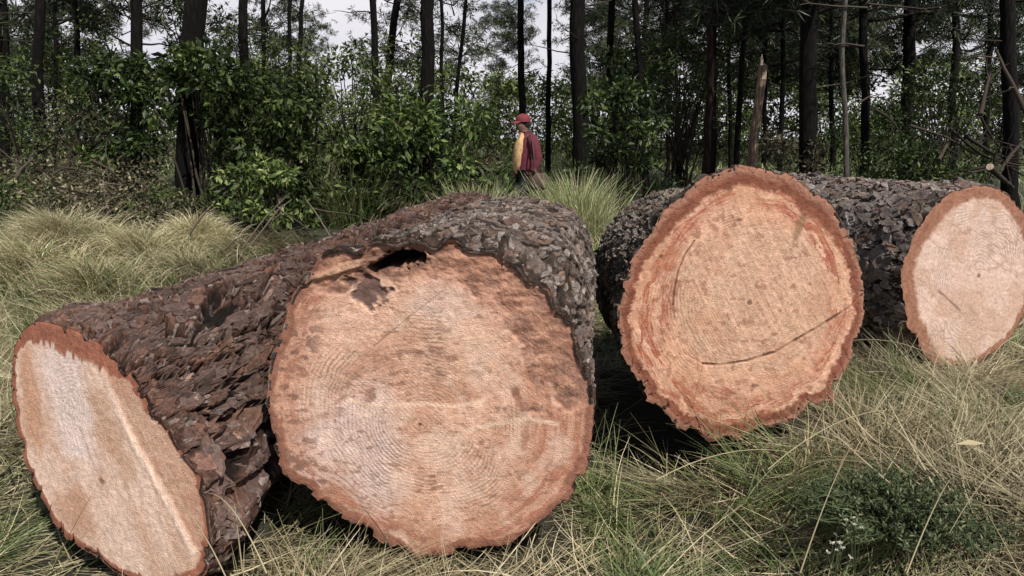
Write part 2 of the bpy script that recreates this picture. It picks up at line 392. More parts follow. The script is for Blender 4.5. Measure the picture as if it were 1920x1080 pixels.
    g = G - pc; gu, gv = g @ f1, g @ f2
    PX, PY = to_px(G)
    redge = np.linalg.norm(ring - pc, axis=1)[None] * (1 - Q)
    col, dsp = facefn(gu, gv, PX, PY, redge, np.broadcast_to(Q, gu.shape))
    dsp = dsp * ss(0, .012, redge) if True else dsp
    # saw feathering of the outermost rim: it rolls back a little
    dsp = dsp - .0015 * (1 - ss(0, .012, redge))
    G = G - dsp[..., None] * n * 1.0
    npmesh('sawn_face', G.reshape(-1, 3) - off, gridfaces(NQ, NT, True), M['face'], True, {'col': np.clip(col * np.array([1.0, .99, .97]), .004, .85).reshape(-1, 3)}, root)
    LOGS.append((C0, A, length, Rm, float(np.mean(Rend)), n, Cf))
    return root

def bark_big(TH, S, R):
    c, s_ = np.cos(TH) * R, np.sin(TH) * R
    wx = fbm(c * 3.2, s_ * 3.2, S * 2.6, 4, 31, .55) - .5; wy = fbm(c * 3, s_ * 3, S * 2.2, 3, 37) - .5
    w2 = fbm(c * 26, s_ * 26, S * 15, 4, 41, .6) - .5
    nu = 26
    u = (TH / (2 * np.pi) + .5) * nu + wx * 3.2 + w2 * .55; v = S / .34 + wy * 2.2 + w2 * .5
    F1, F2, ID, DX, DY = vor(u, v, nu, 3)
    ed = F2 - F1
    nu2 = 84
    G1, G2, ID2, EX, EY = vor((TH / (2 * np.pi) + .5) * nu2 + wx * 7 + w2 * 2.6, S / .07 + wy * 5 + w2 * 2.0, nu2, 9)
    e2 = G2 - G1
    open_ = .07 + .22 * ss(.35, .7, fbm(c * 5, s_ * 5, S * 3, 2, 45))        # fissures open and close along their length
    plate = np.clip((ed - .015) / open_, 0, 1); plate = plate * plate * (3 - 2 * plate)
    flake = ss(.0, .10, e2)
    fine = fbm(c * 75, s_ * 75, S * 48, 4, 51, .65)
    mid = fbm(c * 16, s_ * 16, S * 8, 4, 61, .5)
    h = .056 * plate * (.75 + .4 * ID) + .009 * flake * (.3 + ID2) * plate + .020 * (mid - .5) + .009 * (fine - .5) - .036
    t = np.clip(.05 + .5 * ID2 + 1.5 * (fine - .5) + .8 * (mid - .5) + .12 * ID, 0, 1)
    col = mix(np.array([.028, .015, .011]), np.array([.20, .108, .078]), t)
    col = mix(col, np.array([.215, .105, .07]) * (.5 + t[..., None]), ss(.5, .7, fbm(c * 3.5, s_ * 3.5, S * 2, 3, 67)) * .5)
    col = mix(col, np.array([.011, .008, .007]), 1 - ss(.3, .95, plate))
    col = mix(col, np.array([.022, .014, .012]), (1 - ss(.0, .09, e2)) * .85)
    fl = ss(.64, .74, fbm(c * 48, s_ * 48, S * 40, 2, 71)) * ss(.45, .6, fbm(c * 6, s_ * 6, S * 6, 2, 73))
    col = mix(col, np.array([.40, .33, .29]), fl * .45)
    return h, col
def big_mask(TH, S, R):
    return bark_big(TH, S, R)[0] > -.009
def bark_scaly(seed, nu, dv, amp, tint=(1, 1, 1), slope=.6, stretch=1.0):
    def fn(TH, S, R):
        c, s_ = np.cos(TH) * R, np.sin(TH) * R
        wx = fbm(c * 4, s_ * 4, S * 3.5, 3, seed + 1) - .5; wy = fbm(c * 4, s_ * 4, S * 3.5, 3, seed + 2) - .5
        w2 = fbm(c * 20, s_ * 20, S * 14, 4, seed + 3, .6) - .5
        u = (TH / (2 * np.pi) + .5) * nu + wx * 4.5 + w2 * 2.0; v = S / dv + wy * 4.2 + w2 * 1.8
        F1, F2, ID, DX, DY = vor(u, v, nu, seed)
        ed = F2 - F1
        nb = nu // 3
        B1, B2, IDB, _, _ = vor((TH / (2 * np.pi) + .5) * nb + wx * 2.5 + w2 * .9, S / (dv * 3.2) + wy * 2.5 + w2 * .8, nb, seed + 50)
        bigc = ss(.02, .16, B2 - B1)
        plate = ss(.0, .16, ed)
        fine = fbm(c * 60, s_ * 60, S * 44, 4, seed + 5, .62)
        big = fbm(c * 3, s_ * 3, S * 2.5, 3, seed + 6)
        mid = fbm(c * 18, s_ * 18, S * 13, 4, seed + 8, .6)
        ter = np.floor(mid * 9 + fine) / 9
        tilt = np.clip(DY * np.cos(ID * 40) + DX * np.sin(ID * 40), -.5, .5) * slope
        pit = ss(.60, .68, fbm(c * 11, s_ * 11, S * 11, 3, seed + 9))
        h = amp * .8 * (plate * (.35 + .45 * ID) + tilt * .7 * plate + .9 * bigc + .35 * (fine - .5) - .9 - .8 * pit) + .016 * (mid - .5) + .05 * (big - .5)
        t = np.clip(.55 * ID + 1.5 * (fine - .5) + .7 * (ter - .45) + .12, 0, 1)
        col = mix(np.array([.045, .033, .028]), np.array([.17, .132, .113]), t)
        lt = ss(.06, .26, .5 * tilt + 1.1 * (fine - .5) + .25 * (ID - .6)) * plate
        col = mix(col, np.array([.47, .42, .385]), lt * .7)
        col = mix(col, np.array([.17, .105, .08]), ss(.52, .66, fbm(c * 4.5, s_ * 4.5, S * 4.5, 3, seed + 12)) * .45 * t)
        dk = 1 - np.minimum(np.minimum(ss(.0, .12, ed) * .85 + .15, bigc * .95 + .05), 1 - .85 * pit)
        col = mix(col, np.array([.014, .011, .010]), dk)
        return h, col * np.array(tint)
    return fn

# --- shared face painting helpers
def rings(gu, gv, pitch, seed, ex=1.0, warp=.03, ang=0.):
    ca, sa = math.cos(ang), math.sin(ang)
    u, v = gu * ca + gv * sa, -gu * sa + gv * ca
    r = np.hypot(u * ex, v)
    a = np.arctan2(v, u)
    wr = r + warp * (fbm(gu * 5, gv * 5, 0, 3, seed) - .5) * 2 * ss(0, .1, r) + .004 * (fbm(gu * 40, gv * 40, 0, 3, seed + 7) - .5)
    irr = vn(wr / pitch * .37, 3.3, 0, seed + 3)
    w_ = .5 + .5 * np.cos(2 * np.pi * (wr / pitch + .8 * irr))
    am = fbm(gu * 6 + 9, gv * 6, 0, 3, seed + 11)
    return w_ ** 2 * ss(.35, .65, am), r, a
def line_px(PX, PY, pts):
    """distance in photo pixels to a polyline"""
    D = np.full(PX.shape, 1e9)
    for (x0, y0), (x1, y1) in zip(pts[:-1], pts[1:]):
        dx, dy = x1 - x0, y1 - y0; L2 = dx * dx + dy * dy
        t = np.clip(((PX - x0) * dx + (PY - y0) * dy) / L2, 0, 1)
        D = np.minimum(D, np.hypot(PX - x0 - t * dx, PY - y0 - t * dy))
    return D
def blob(PX, PY, cx, cy, rx, ry, ang=0, seed=1, rough=.5, sc_=30.):
    ca, sa = math.cos(math.radians(ang)), math.sin(math.radians(ang))
    u = ((PX - cx) * ca + (PY - cy) * sa) / rx; v = (-(PX - cx) * sa + (PY - cy) * ca) / ry
    return np.hypot(u, v) + rough * (fbm(PX / sc_, PY / sc_, 0, 4, seed) - .5) * 2
def specks(PX, PY, scale, seed, th=.72, ax=1., ay=1., ang=0.):
    ca, sa = math.cos(ang), math.sin(ang); u, v = PX * ca + PY * sa, -PX * sa + PY * ca
    return ss(th, th + .09, fbm(u / scale * ax, v / scale * ay, 0, 3, seed))

def face2(gu, gv, X, Y, re, Q):
    rg, r, a = rings(gu, gv, .0125, 5, .92, .035)
    n1 = fbm(X / 90, Y / 90, 0, 4, 101); n2 = fbm(X / 14, Y / 14, 0, 4, 103)
    col = mix(np.array([.55, .315, .215]), np.array([.68, .44, .325]), n1)
    # lilac bloom of resin on the left and lower left
    lil = 1 - ss(.55, 1.25, blob(X, Y, 640, 850, 120, 150, 20, 7, .4, 60))
    col = mix(col, np.array([.68, .51, .455]), lil * .85)
    lil2 = 1 - ss(.5, 1.2, blob(X, Y, 855, 560, 95, 40, -12, 9, .5, 40))
    col = mix(col, np.array([.66, .50, .43]), lil2 * .7)
    fib = fbm(X / 5, Y / 3.2, 0, 3, 107, .6); blot = fbm(X / 34, Y / 22, 0, 4, 109)
    col = col * (.84 + .32 * fib)[..., None] * (.86 + .28 * blot)[..., None]
    col = col * (1 - .50 * rg * ss(.22, .52, fbm(X / 60 + 3, Y / 60, 0, 3, 111)) * (.35 + .65 * ss(.05, .12, r)) * (1 - ss(.33, .43, r)))[..., None]
    dash = fbm(r / .0065, a * np.maximum(r, .03) / .028, 0, 3, 113, .6)
    col = col * (1 + .36 * (dash - .5) * ss(.03, .1, r))[..., None]
    col = mix(col, np.array([.75, .57, .46]), ss(.60, .74, fbm(X / 6, Y / 4, 0, 3, 115)) * .45)
    # orange-brown sapwood belt, mottled
    edge = re + .02 * (fbm(np.cos(a) * 4, np.sin(a) * 4, r * 8, 3, 21) - .5) * 2
    rightness = ss(-.2, .9, np.cos(a) * .8 + np.sin(a) * .25)
    sap = 1 - ss(.05 + .07 * rightness, .12 + .12 * rightness, edge)
    mott = specks(a * 60, re * 900, 14, 23, .46)
    col = mix(col, np.array([.38, .165, .105]), np.clip(sap * (.42 + .7 * mott) * (.45 + .95 * dash), 0, .95))
    left = ss(.3, .9, -np.cos(a))
    col = mix(col, np.array([.21, .11, .085]), left * (1 - ss(.10, .17, re)) * specks(X, Y, 11, 25, .54, .6, 1.0) * .85)
    # dark specks on the growth rings above the pith and everywhere sparsely
    arcm = np.exp(-((r - .17) / .022) ** 2) * ss(.1, .5, np.sin(a)) + .8 * np.exp(-((r - .245) / .015) ** 2) * ss(-.4, .3, np.sin(a))
    col = mix(col, np.array([.20, .105, .075]), np.clip(arcm, 0, 1) * specks(X, Y, 13, 27, .52, .6, 1.3) * .8)
    col = mix(col, np.array([.26, .135, .09]), specks(X, Y, 9, 29, .66, .6, 1.2) * .65)
    for (cx, cy, rx, ry, an) in [(972, 748, 10, 34, -22), (984, 815, 9, 30, 8), (965, 735, 22, 6, 50), (990, 770, 8, 20, -10)]:
        col = mix(col, np.array([.27, .13, .085]), (1 - ss(.6, 1.1, blob(X, Y, cx, cy, rx, ry, an, 31, .5, 10))) * .8)
    bz = ss(.48, .66, fbm(X / 70 + 4, Y / 46, 0, 4, 117)); col = mix(col, np.array([.47, .245, .16]), bz * .42 * (.5 + dash))
    bz = ss(.5, .7, fbm(X / 50 + 9, Y / 60 + 2, 0, 4, 118)); col = mix(col, np.array([.72, .53, .43]), bz * .45)
    # pale saw steps
    d = line_px(X, Y, [(650, 748), (700, 762), (780, 757), (860, 762), (905, 752)])
    d2 = line_px(X, Y, [(880, 806), (930, 795), (990, 784), (1045, 795)])
    col = mix(col, np.array([.70, .50, .37]), np.maximum(1 - ss(1, 6, d), 1 - ss(1, 7, d2)) * .75)
    dsp = .003 * (n2 - .5) + .0035 * ss(-14, 14, Y - (757 + 8 * np.sin(X / 40))) - .003
    dsp = dsp - .0004 * rg * (1 - ss(.3, .42, r))
    # kerf line from upper right
    dk = line_px(X, Y, [(830, 545), (760, 600), (700, 650)])
    col = col * (1 - .35 * (1 - ss(.6, 2.2, dk)))[..., None]
    sw = np.hypot(X + 900, Y - 2600) / 6.2 + 2.2 * fbm(X / 120, Y / 120, 0, 3, 123); sw = .5 + .5 * np.cos(2 * np.pi * (sw + .5 * fbm(X / 40, Y / 40, 0, 2, 121)))
    sm_ = ss(.42, .62, fbm(X / 80, Y / 60, 0, 3, 122))
    col = col * (1 - .075 * sw * sm_ * (.4 + 1.2 * fib))[..., None]; dsp = dsp - .0003 * sw * sm_
    # torn, unsawn zone along the top and upper right
    tl = line_px(X, Y, [(575, 520), (640, 500), (740, 480), (850, 470), (930, 505), (1000, 560), (1050, 640), (1085, 720)])
    tw = np.interp(X, [560, 640, 760, 850, 930, 1000, 1060, 1100], [26, 40, 46, 46, 78, 92, 66, 40])
    tear = 1 - ss(.75, 1.1, tl / tw + .7 * (fbm(X / 34, Y / 34, 0, 4, 33) - .5) * 2)
    nt_ = fbm(X / 26, Y / 10, 0, 5, 35, .6)
    tcol = mix(np.array([.20, .095, .065]), np.array([.45, .245, .165]), ss(.25, .75, nt_))
    tcol = mix(tcol, np.array([.19, .105, .09]), specks(X, Y, 24, 37, .56) * .45)
    tcol = tcol * (.7 + .6 * fbm(X / 6, Y / 6, 0, 3, 36, .6))[..., None]
    col = mix(col, tcol, tear * .92)
    dsp = dsp + tear * (-.006 + .016 * (fbm(X / 24, Y / 18, 0, 5, 39, .65) - .5))
    br = 1 - ss(.55, 1.05, blob(X, Y, 688, 545, 46, 34, 38, 41, .85, 16))
    col = mix(col, mix(np.array([.055, .032, .028]), np.array([.17, .10, .085]), n2), br * .92)
    dsp = dsp - .010 * br * (.5 + n2)
    lip = 1 - ss(.5, 1.1, blob(X, Y, 640, 505, 70, 10, -17, 45, .4, 18))
    col = mix(col, np.array([.50, .31, .21]), lip * .7); dsp = dsp + .012 * lip
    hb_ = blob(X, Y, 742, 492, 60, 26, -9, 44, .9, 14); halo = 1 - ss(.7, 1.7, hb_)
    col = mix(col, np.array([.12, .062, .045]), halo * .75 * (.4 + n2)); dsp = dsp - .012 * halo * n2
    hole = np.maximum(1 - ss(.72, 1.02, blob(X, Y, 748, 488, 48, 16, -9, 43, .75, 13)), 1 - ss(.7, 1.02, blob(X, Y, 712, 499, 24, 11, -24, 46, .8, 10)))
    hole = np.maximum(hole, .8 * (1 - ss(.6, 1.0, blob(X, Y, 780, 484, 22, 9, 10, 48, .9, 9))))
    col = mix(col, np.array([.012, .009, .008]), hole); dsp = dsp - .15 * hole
    # inner-bark rim
    bk = 1 - ss(.020, .034, re + .020 * (fbm(a * 5, re * 0, 0, 3, 47) - .5) * 2)
    bc = mix(np.array([.19, .08, .055]), np.array([.34, .165, .11]), fbm(a * 30, re * 60, 0, 3, 49))
    col = mix(col, bc, bk * (1 - .8 * tear))
    col = mix(col, np.array([.16, .075, .05]), 1 - ss(.0035, .008, r))
    return col, dsp

def face3(gu, gv, X, Y, re, Q):
    rg, r, a = rings(gu, gv, .012, 55, 1.0, .03)
    n1 = fbm(X / 80, Y / 80, 0, 4, 201); n2 = fbm(X / 12, Y / 12, 0, 4, 203)
    # saw grain lines run steeply, rising to the left
    u = X * math.cos(.45) - Y * math.sin(.45); v = X * math.sin(.45) + Y * math.cos(.45)
    grain = fbm(u / 4.5, v / 60, 0, 4, 205, .6)
    col = mix(np.array([.56, .30, .195]), np.array([.66, .405, .285]), n1)
    inner = ss(1.06, .94, blob(X, Y, 1412, 560, 152, 138, 0, 57, .05, 50))
    col = mix(col, mix(np.array([.50, .305, .205]), np.array([.58, .385, .27]), n1), inner * .8)
    col = col * (.92 + .16 * ss(.3, .7, grain))[..., None]
    dash = fbm(r / .0062, a * np.maximum(r, .03) / .03, 0, 3, 233, .6)
    col = col * (1 + .5 * (dash - .5) * ss(.03, .1, r))[..., None]
    col = mix(col, np.array([.72, .49, .36]), ss(.60, .74, fbm(X / 6, Y / 4, 0, 3, 235)) * .4)
    col = col * (1 - .34 * rg * ss(.35, .65, fbm(X / 55, Y / 55, 0, 3, 206)) * (1 - ss(.36, .44, r)))[..., None] * (.86 + .28 * fbm(X / 5, Y / 5, 0, 3, 208, .6))[..., None]
    # red streaked sapwood belt
    belt = np.exp(-((re - .10) / .038) ** 2)
    bm = specks(a * 90, re * 900, 22, 207, .40, 1, 1.0)
    side = .45 + .55 * np.clip(ss(.4, 1, -np.cos(a)) + ss(.3, .9, -np.sin(a)) * ss(.5, -.5, np.cos(a)) + ss(.35, .9, np.cos(a) * .7 + np.sin(a) * .7) * .9, 0, 1)
    col = mix(col, np.array([.34, .10, .058]), np.clip(belt * bm * side * 1.3 * (.35 + 1.2 * ss(.4, .62, dash)), 0, .9))
    chop = .25 + 1.1 * ss(.42, .6, dash)
    lb = 1 - ss(.3, 1.2, blob(X, Y, 1252, 560, 17, 105, 6, 209, .7, 12))
    col = mix(col, np.array([.32, .11, .066]), np.clip(lb * .75 * chop, 0, .9))
    lb = 1 - ss(.3, 1.2, blob(X, Y, 1345, 738, 80, 19, 16, 211, .7, 12))
    col = mix(col, np.array([.34, .12, .072]), np.clip(lb * .75 * chop, 0, .9))
    lb = 1 - ss(.3, 1.2, blob(X, Y, 1575, 450, 19, 85, -24, 213, .7, 12))
    col = mix(col, np.array([.35, .13, .078]), np.clip(lb * .75 * chop, 0, .9))
    col = mix(col, np.array([.28, .12, .075]), specks(X, Y, 11, 215, .66) * .55)
    # dark greenish smear
    sm = 1 - ss(.5, 1.1, blob(X, Y, 1497, 430, 11, 42, 18, 217, .5, 14))
    col = mix(col, np.array([.22, .14, .075]), sm * .75)
    bz = ss(.48, .66, fbm(X / 50 + 4, Y / 60, 0, 4, 243)); col = mix(col, np.array([.45, .215, .13]), bz * .35 * (.5 + dash))
    # cracks
    d = line_px(X, Y, [(1618, 552), (1590, 577), (1545, 606), (1500, 632), (1452, 660), (1400, 676), (1350, 684), (1318, 682)]) + 1.2 * (n2 - .5)
    d2 = line_px(X, Y, [(1302, 452), (1283, 480), (1271, 510), (1264, 545), (1262, 572)]) + 1.5 * (n2 - .5)
    d3 = line_px(X, Y, [(1262, 572), (1266, 620), (1282, 662), (1318, 682)]) + 5 * n2
    cr = np.maximum((1 - ss(.8, 2.8, d)) * (.62 + .38 * ss(.35, .6, fbm(X / 18, Y / 18, 0, 2, 241))), .75 * (1 - ss(.5, 2.6, d2))); cr = np.maximum(cr, .35 * (1 - ss(1, 4, d3)))
    col = mix(col, np.array([.12, .06, .04]), cr)
    dsp = .003 * (n2 - .5) - .005 * cr + .0018 * (grain - .5) - .0005 * rg
    dsp = dsp + .004 * ss(-3, 3, Y - np.interp(X, [1262, 1318, 1350, 1400, 1452, 1500, 1545, 1590, 1618], [900, 682, 684, 676, 660, 632, 606, 577, 552]))
    for (cx, cy, rx, ry) in [(1415, 722, 8, 4), (1405, 567, 6, 6), (1366, 820, 5, 3), (1240, 480, 6, 4), (1385, 412, 10, 4)]:
        col = mix(col, np.array([.17, .09, .06]), (1 - ss(.5, 1.1, blob(X, Y, cx, cy, rx, ry, 0, 219, .3, 8))) * .8)
    # broad red-brown bark rim, wider at the top and bottom, split into plates
    rim = .048 + .034 * ss(.2, .9, np.sin(a)) + .022 * ss(.5, 1, -np.sin(a)) + .020 * (fbm(a * 3.1, 0 * a, 0, 3, 221) - .5)
    bk = 1 - ss(rim * .82, rim * 1.1, re + .020 * (fbm(a * 26, re * 30, 0, 4, 223, .6) - .5) * 2)
    bc = mix(np.array([.14, .045, .028]), np.array([.29, .112, .068]), fbm(a * 18, re * 50, 0, 4, 225))
    bc = mix(bc, np.array([.42, .24, .17]), ss(.45, .8, 1 - re / rim) * .45)
    sp = np.abs(np.mod(a * 9 + 1.4 * fbm(a * 6, re * 12, 0, 2, 227), 1) - .5) * 2
    split = (1 - ss(.0, .08, sp)) * (.35 + .65 * ss(.1, .6, -np.sin(a))) * (1 - ss(.02, .05, re))
    bc = mix(bc, np.array([.05, .025, .018]), split * .85)
    col = mix(col, bc, bk)
    dsp = dsp - .012 * split * bk + .006 * bk * (fbm(a * 12, re * 40, 0, 3, 229) - .5)
    return col, dsp

def face4(gu, gv, X, Y, re, Q):
    rg, r, a = rings(gu, gv, .016, 85, 1.0, .07)
    n1 = fbm(X / 60, Y / 60, 0, 4, 301); n2 = fbm(X / 9, Y / 9, 0, 4, 303)
    col = mix(np.array([.58, .40, .32]), np.array([.68, .51, .435]), n1)
    col = col * (1 - .32 * rg * ss(.3, .6, n1))[..., None] * (.86 + .28 * fbm(X / 5, Y / 5, 0, 3, 302, .6))[..., None]
    col = mix(col, np.array([.50, .32, .235]), ss(.5, .62, fbm(gu * 7, gv * 7, 0, 3, 305)) * .6)
    # wavy saw lines
    u = X * .8 + Y * .6; v = -X * .6 + Y * .8
    ln = 1 - ss(.0, .05, np.abs(fbm(u / 70, v / 24, 0, 3, 307) - .52))
    col = mix(col, np.array([.36, .22, .165]), ln * .55 * ss(.35, .6, n1))
    d = line_px(X, Y, [(1760, 545), (1782, 565), (1800, 582)]) + 3 * n2
    col = mix(col, np.array([.22, .13, .10]), (1 - ss(2, 5, d)) * .8)
    rim = .045 + .045 * ss(-.1, .9, -np.cos(a)) + .02 * ss(.2, .9, np.sin(a)) + .02 * (fbm(a * 4, 0 * a, 0, 3, 309) - .5)
    bk = 1 - ss(rim * .75, rim * 1.1, re + .014 * (fbm(a * 20, re * 30, 0, 3, 311) - .5) * 2)
    bc = mix(np.array([.21, .09, .058]), np.array([.39, .20, .13]), fbm(a * 18, re * 50, 0, 4, 313))
    col = mix(col, bc, bk)
    col = mix(col, np.array([.20, .10, .07]), (1 - ss(.010, .016, r)) * .8)
    dsp = .003 * (n2 - .5) - .0004 * rg - .0005 * ln
    return col, dsp

def face1(gu, gv, X, Y, re, Q):
    # coordinates along the slanting cut: the long axis leans to the right going down
    u = (X - 205) * .89 - (Y - 845) * .36 ; v = (X - 205) * .36 + (Y - 845) * .89     # u across, v along
    rg, r, a = rings(gu, gv, .013, 65, 1.0, .03)
    n1 = fbm(u / 26, v / 150, 0, 4, 401); n2 = fbm(X / 10, Y / 10, 0, 4, 403); n3 = fbm(u / 7, v / 70, 0, 4, 405, .6)
    col = mix(np.array([.56, .37, .275]), np.array([.66, .48, .385]), ss(.3, .7, n1))
    col = col * (.90 + .20 * n3)[..., None] * (.84 + .32 * fbm(X / 7, Y / 7, 0, 4, 404, .6))[..., None]
    lil = 1 - ss(.5, 1.1, blob(X, Y, 132, 760, 48, 150, -14, 407, .4, 30))
    col = mix(col, np.array([.70, .56, .51]), lil * .9)
    col = col * (1 - .22 * rg * lil)[..., None]
    br = 1 - ss(.5, 1.1, blob(X, Y, 205, 800, 30, 110, -24, 409, .5, 30))
    col = mix(col, np.array([.41, .235, .145]), br * .6)
    br = 1 - ss(.5, 1.1, blob(X, Y, 130, 960, 45, 60, -30, 411, .5, 30))
    col = mix(col, np.array([.42, .225, .14]), br * .6)
    ol = 1 - ss(.5, 1.1, blob(X, Y, 60, 760, 20, 130, -9, 413, .35, 30))
    col = mix(col, np.array([.47, .25, .15]), ol * .75)
    d = line_px(X, Y, [(185, 668), (205, 735), (255, 840), (310, 935), (362, 1035)])
    ridge = (1 - ss(1, 11, d + 9 * (n2 - .5) + 5 * (n1 - .5))) * ss(690, 800, Y) * (.55 + .45 * n3)
    col = mix(col, np.array([.74, .58, .47]), ridge * .55)
    right = ss(-6, 12, (X - np.interp(Y, [668, 735, 840, 935, 1035], [185, 205, 255, 310, 362])))
    col = mix(col, np.array([.42, .225, .14]), right * (1 - ridge) * .8 * (.25 + n2 * .6 + n3 * .5))
    d = line_px(X, Y, [(150, 800), (175, 870), (192, 905)]) ; col = mix(col, np.array([.36, .21, .14]), (1 - ss(1, 6, d + 4 * n2)) * .6)
    kn = 1 - ss(.5, 1.1, blob(X, Y, 191, 902, 6, 9, -30, 415, .3, 8)); col = mix(col, np.array([.20, .11, .07]), kn * .8)
    dsp = .003 * (n2 - .5) + .002 * (n3 - .5) + .004 * ridge - .004 * right
    rim = .024 + .055 * ss(.35, .95, np.sin(a)) + .012 * (fbm(a * 4, 0 * a, 0, 3, 417) - .5) + .016 * ss(.3, 1, np.cos(a))
    comb = .022 * ss(.5, .75, vn(X / 5.5, 0 * X, 0, 419)) * ss(.3, .8, np.sin(a))
    bk = 1 - ss(rim * .8, rim * 1.08, re - comb + .006 * (fbm(a * 26, re * 30, 0, 3, 421) - .5) * 2)
    bc = mix(np.array([.21, .075, .047]), np.array([.36, .15, .095]), fbm(X / 9, Y / 30, 0, 4, 423))
    col = mix(col, bc, bk)
    return col, dsp

O1 = [(72,606),(120,618),(159,632),(193,651),(217,676),(250,709),(274,743),(289,772),(318,810),(347,858),(376,897),(385,931),(390,969),(395,1017),(385,1066),(366,1082),(313,1099),(270,1094),(217,1070),(183,1041),(144,1017),(111,988),(91,950),(67,907),(48,858),(34,801),(24,743),(24,695),(29,656),(43,627)]
O2 = [(585,512),(606,478),(640,468),(668,476),(698,452),(742,460),(785,449),(815,464),(850,450),(885,468),(926,466),(945,490),(972,498),(990,526),(1026,540),(1040,574),(1066,602),(1089,664),(1108,727),(1108,778),(1105,828),(1096,872),(1058,935),(1014,979),(963,1014),(945,1026),(869,1030),(794,1042),(731,1020),(680,985),(630,960),(586,922),(542,897),(526,866),(513,828),(501,778),(501,715),(510,671),(523,633),(545,564)]
O3 = [(1383,312),(1429,318),(1477,331),(1520,355),(1558,387),(1585,425),(1609,479),(1622,522),(1620,570),(1612,613),(1596,651),(1588,677),(1563,720),(1558,745),(1526,755),(1488,790),(1456,801),(1424,806),(1394,822),(1365,820),(1332,825),(1311,809),(1295,804),(1268,790),(1246,763),(1214,745),(1193,704),(1169,667),(1161,624),(1161,570),(1169,543),(1177,506),(1209,457),(1225,430),(1246,393),(1279,371),(1311,339),(1343,323)]
O4 = [(1850,349),(1875,357),(1899,378),(1915,398),(1932,443),(1938,492),(1936,533),(1924,581),(1907,618),(1883,647),(1850,671),(1810,687),(1777,689),(1753,683),(1736,663),(1720,634),(1704,614),(1696,581),(1691,541),(1691,500),(1708,463),(1720,435),(1740,406),(1761,382),(1785,361),(1818,351)]

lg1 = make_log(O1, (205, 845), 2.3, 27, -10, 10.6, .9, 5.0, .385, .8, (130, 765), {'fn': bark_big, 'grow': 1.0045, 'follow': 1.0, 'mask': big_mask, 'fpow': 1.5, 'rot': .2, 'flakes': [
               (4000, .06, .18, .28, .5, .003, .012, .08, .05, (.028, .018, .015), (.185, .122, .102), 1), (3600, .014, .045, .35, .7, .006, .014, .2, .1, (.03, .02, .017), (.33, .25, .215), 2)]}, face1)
tag(lg1, 'leftmost pine log, obliquely cut with a narrow slanting face and deeply cracked reddish bark', 'log', 'felled pine logs')
def rend2(T):
    return np.interp(T, [-np.pi, -1.2, -.5, 0, .45, .87, 1.3, 1.75, 2.3, np.pi], [.45, .44, .44, .455, .53, .60, .535, .50, .46, .45])
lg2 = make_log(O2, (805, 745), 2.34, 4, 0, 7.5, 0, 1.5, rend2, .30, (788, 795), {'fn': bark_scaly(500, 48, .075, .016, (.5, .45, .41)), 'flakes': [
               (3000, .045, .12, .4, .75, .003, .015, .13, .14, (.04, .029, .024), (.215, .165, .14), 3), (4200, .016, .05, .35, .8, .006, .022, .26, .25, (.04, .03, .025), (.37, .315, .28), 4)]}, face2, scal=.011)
tag(lg2, 'largest front pine log with a dark hollow at the top of its round sawn face', 'log', 'felled pine logs')
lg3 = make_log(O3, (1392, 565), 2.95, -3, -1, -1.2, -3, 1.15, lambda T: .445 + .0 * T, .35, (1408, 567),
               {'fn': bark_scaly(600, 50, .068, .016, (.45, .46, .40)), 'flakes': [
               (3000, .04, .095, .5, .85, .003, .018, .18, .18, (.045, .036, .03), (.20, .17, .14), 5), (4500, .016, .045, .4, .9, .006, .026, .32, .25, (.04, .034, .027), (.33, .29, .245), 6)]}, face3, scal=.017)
tag(lg3, 'pine log with a curved saw crack across its orange face and scalloped red bark rim', 'log', 'felled pine logs')
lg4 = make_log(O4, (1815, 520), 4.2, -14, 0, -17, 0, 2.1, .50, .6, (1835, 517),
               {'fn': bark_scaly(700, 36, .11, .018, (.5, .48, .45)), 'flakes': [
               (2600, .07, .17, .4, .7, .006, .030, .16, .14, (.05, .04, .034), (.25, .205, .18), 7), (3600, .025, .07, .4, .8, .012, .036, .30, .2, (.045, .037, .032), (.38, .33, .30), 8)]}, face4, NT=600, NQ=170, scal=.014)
tag(lg4, 'rearmost pine log with pale pink sawn face at the right edge', 'log', 'felled pine logs')

# ------------------------------------------------------------------ grass
def inside_logs(P, pad=.0):
    m = np.zeros(P.shape[:-1], bool)
    for C0, A, Ln, R0, R1, n, Cf in LOGS:
        d = P - C0; t = d @ A; r = np.linalg.norm(d - t[..., None] * A, axis=-1)
        m |= ((P - Cf) @ n > -.006) & (t < Ln) & (r < R0 + (R1 - R0) * np.clip(t / Ln, 0, 1) - .01 + pad)
    return m
def blades(root, az, length, lean, bend, width, seg=6, twist=None, wob=.25, r=None):
    r = r or rng
    n = len(root); s = np.linspace(0, 1, seg + 1)
    phi = lean[:, None] + bend[:, None] * s[None] ** 1.3
    azs = az[:, None] + wob * r.normal(size=n)[:, None] * s[None] * 2
    ds = length[:, None] / seg
    st = np.stack([np.sin(phi) * np.sin(azs), np.sin(phi) * np.cos(azs), np.cos(phi)], -1) * ds[..., None]
    P = root[:, None] + np.concatenate([np.zeros((n, 1, 3)), np.cumsum(st[:, :-1], 1)], 1)
    tw = r.uniform(-.9, .9, n) if twist is None else twist
    side = np.stack([np.cos(az + tw), -np.sin(az + tw), .5 * np.sin(tw * 2)], -1)
    wd = width[:, None] * (1 - .85 * s[None] ** 1.5)
    Lf = P - side[:, None] * wd[..., None] * .5; Rt = P + side[:, None] * wd[..., None] * .5
    return P, np.stack([Lf, Rt], 2)       # (n, seg+1, 2, 3)
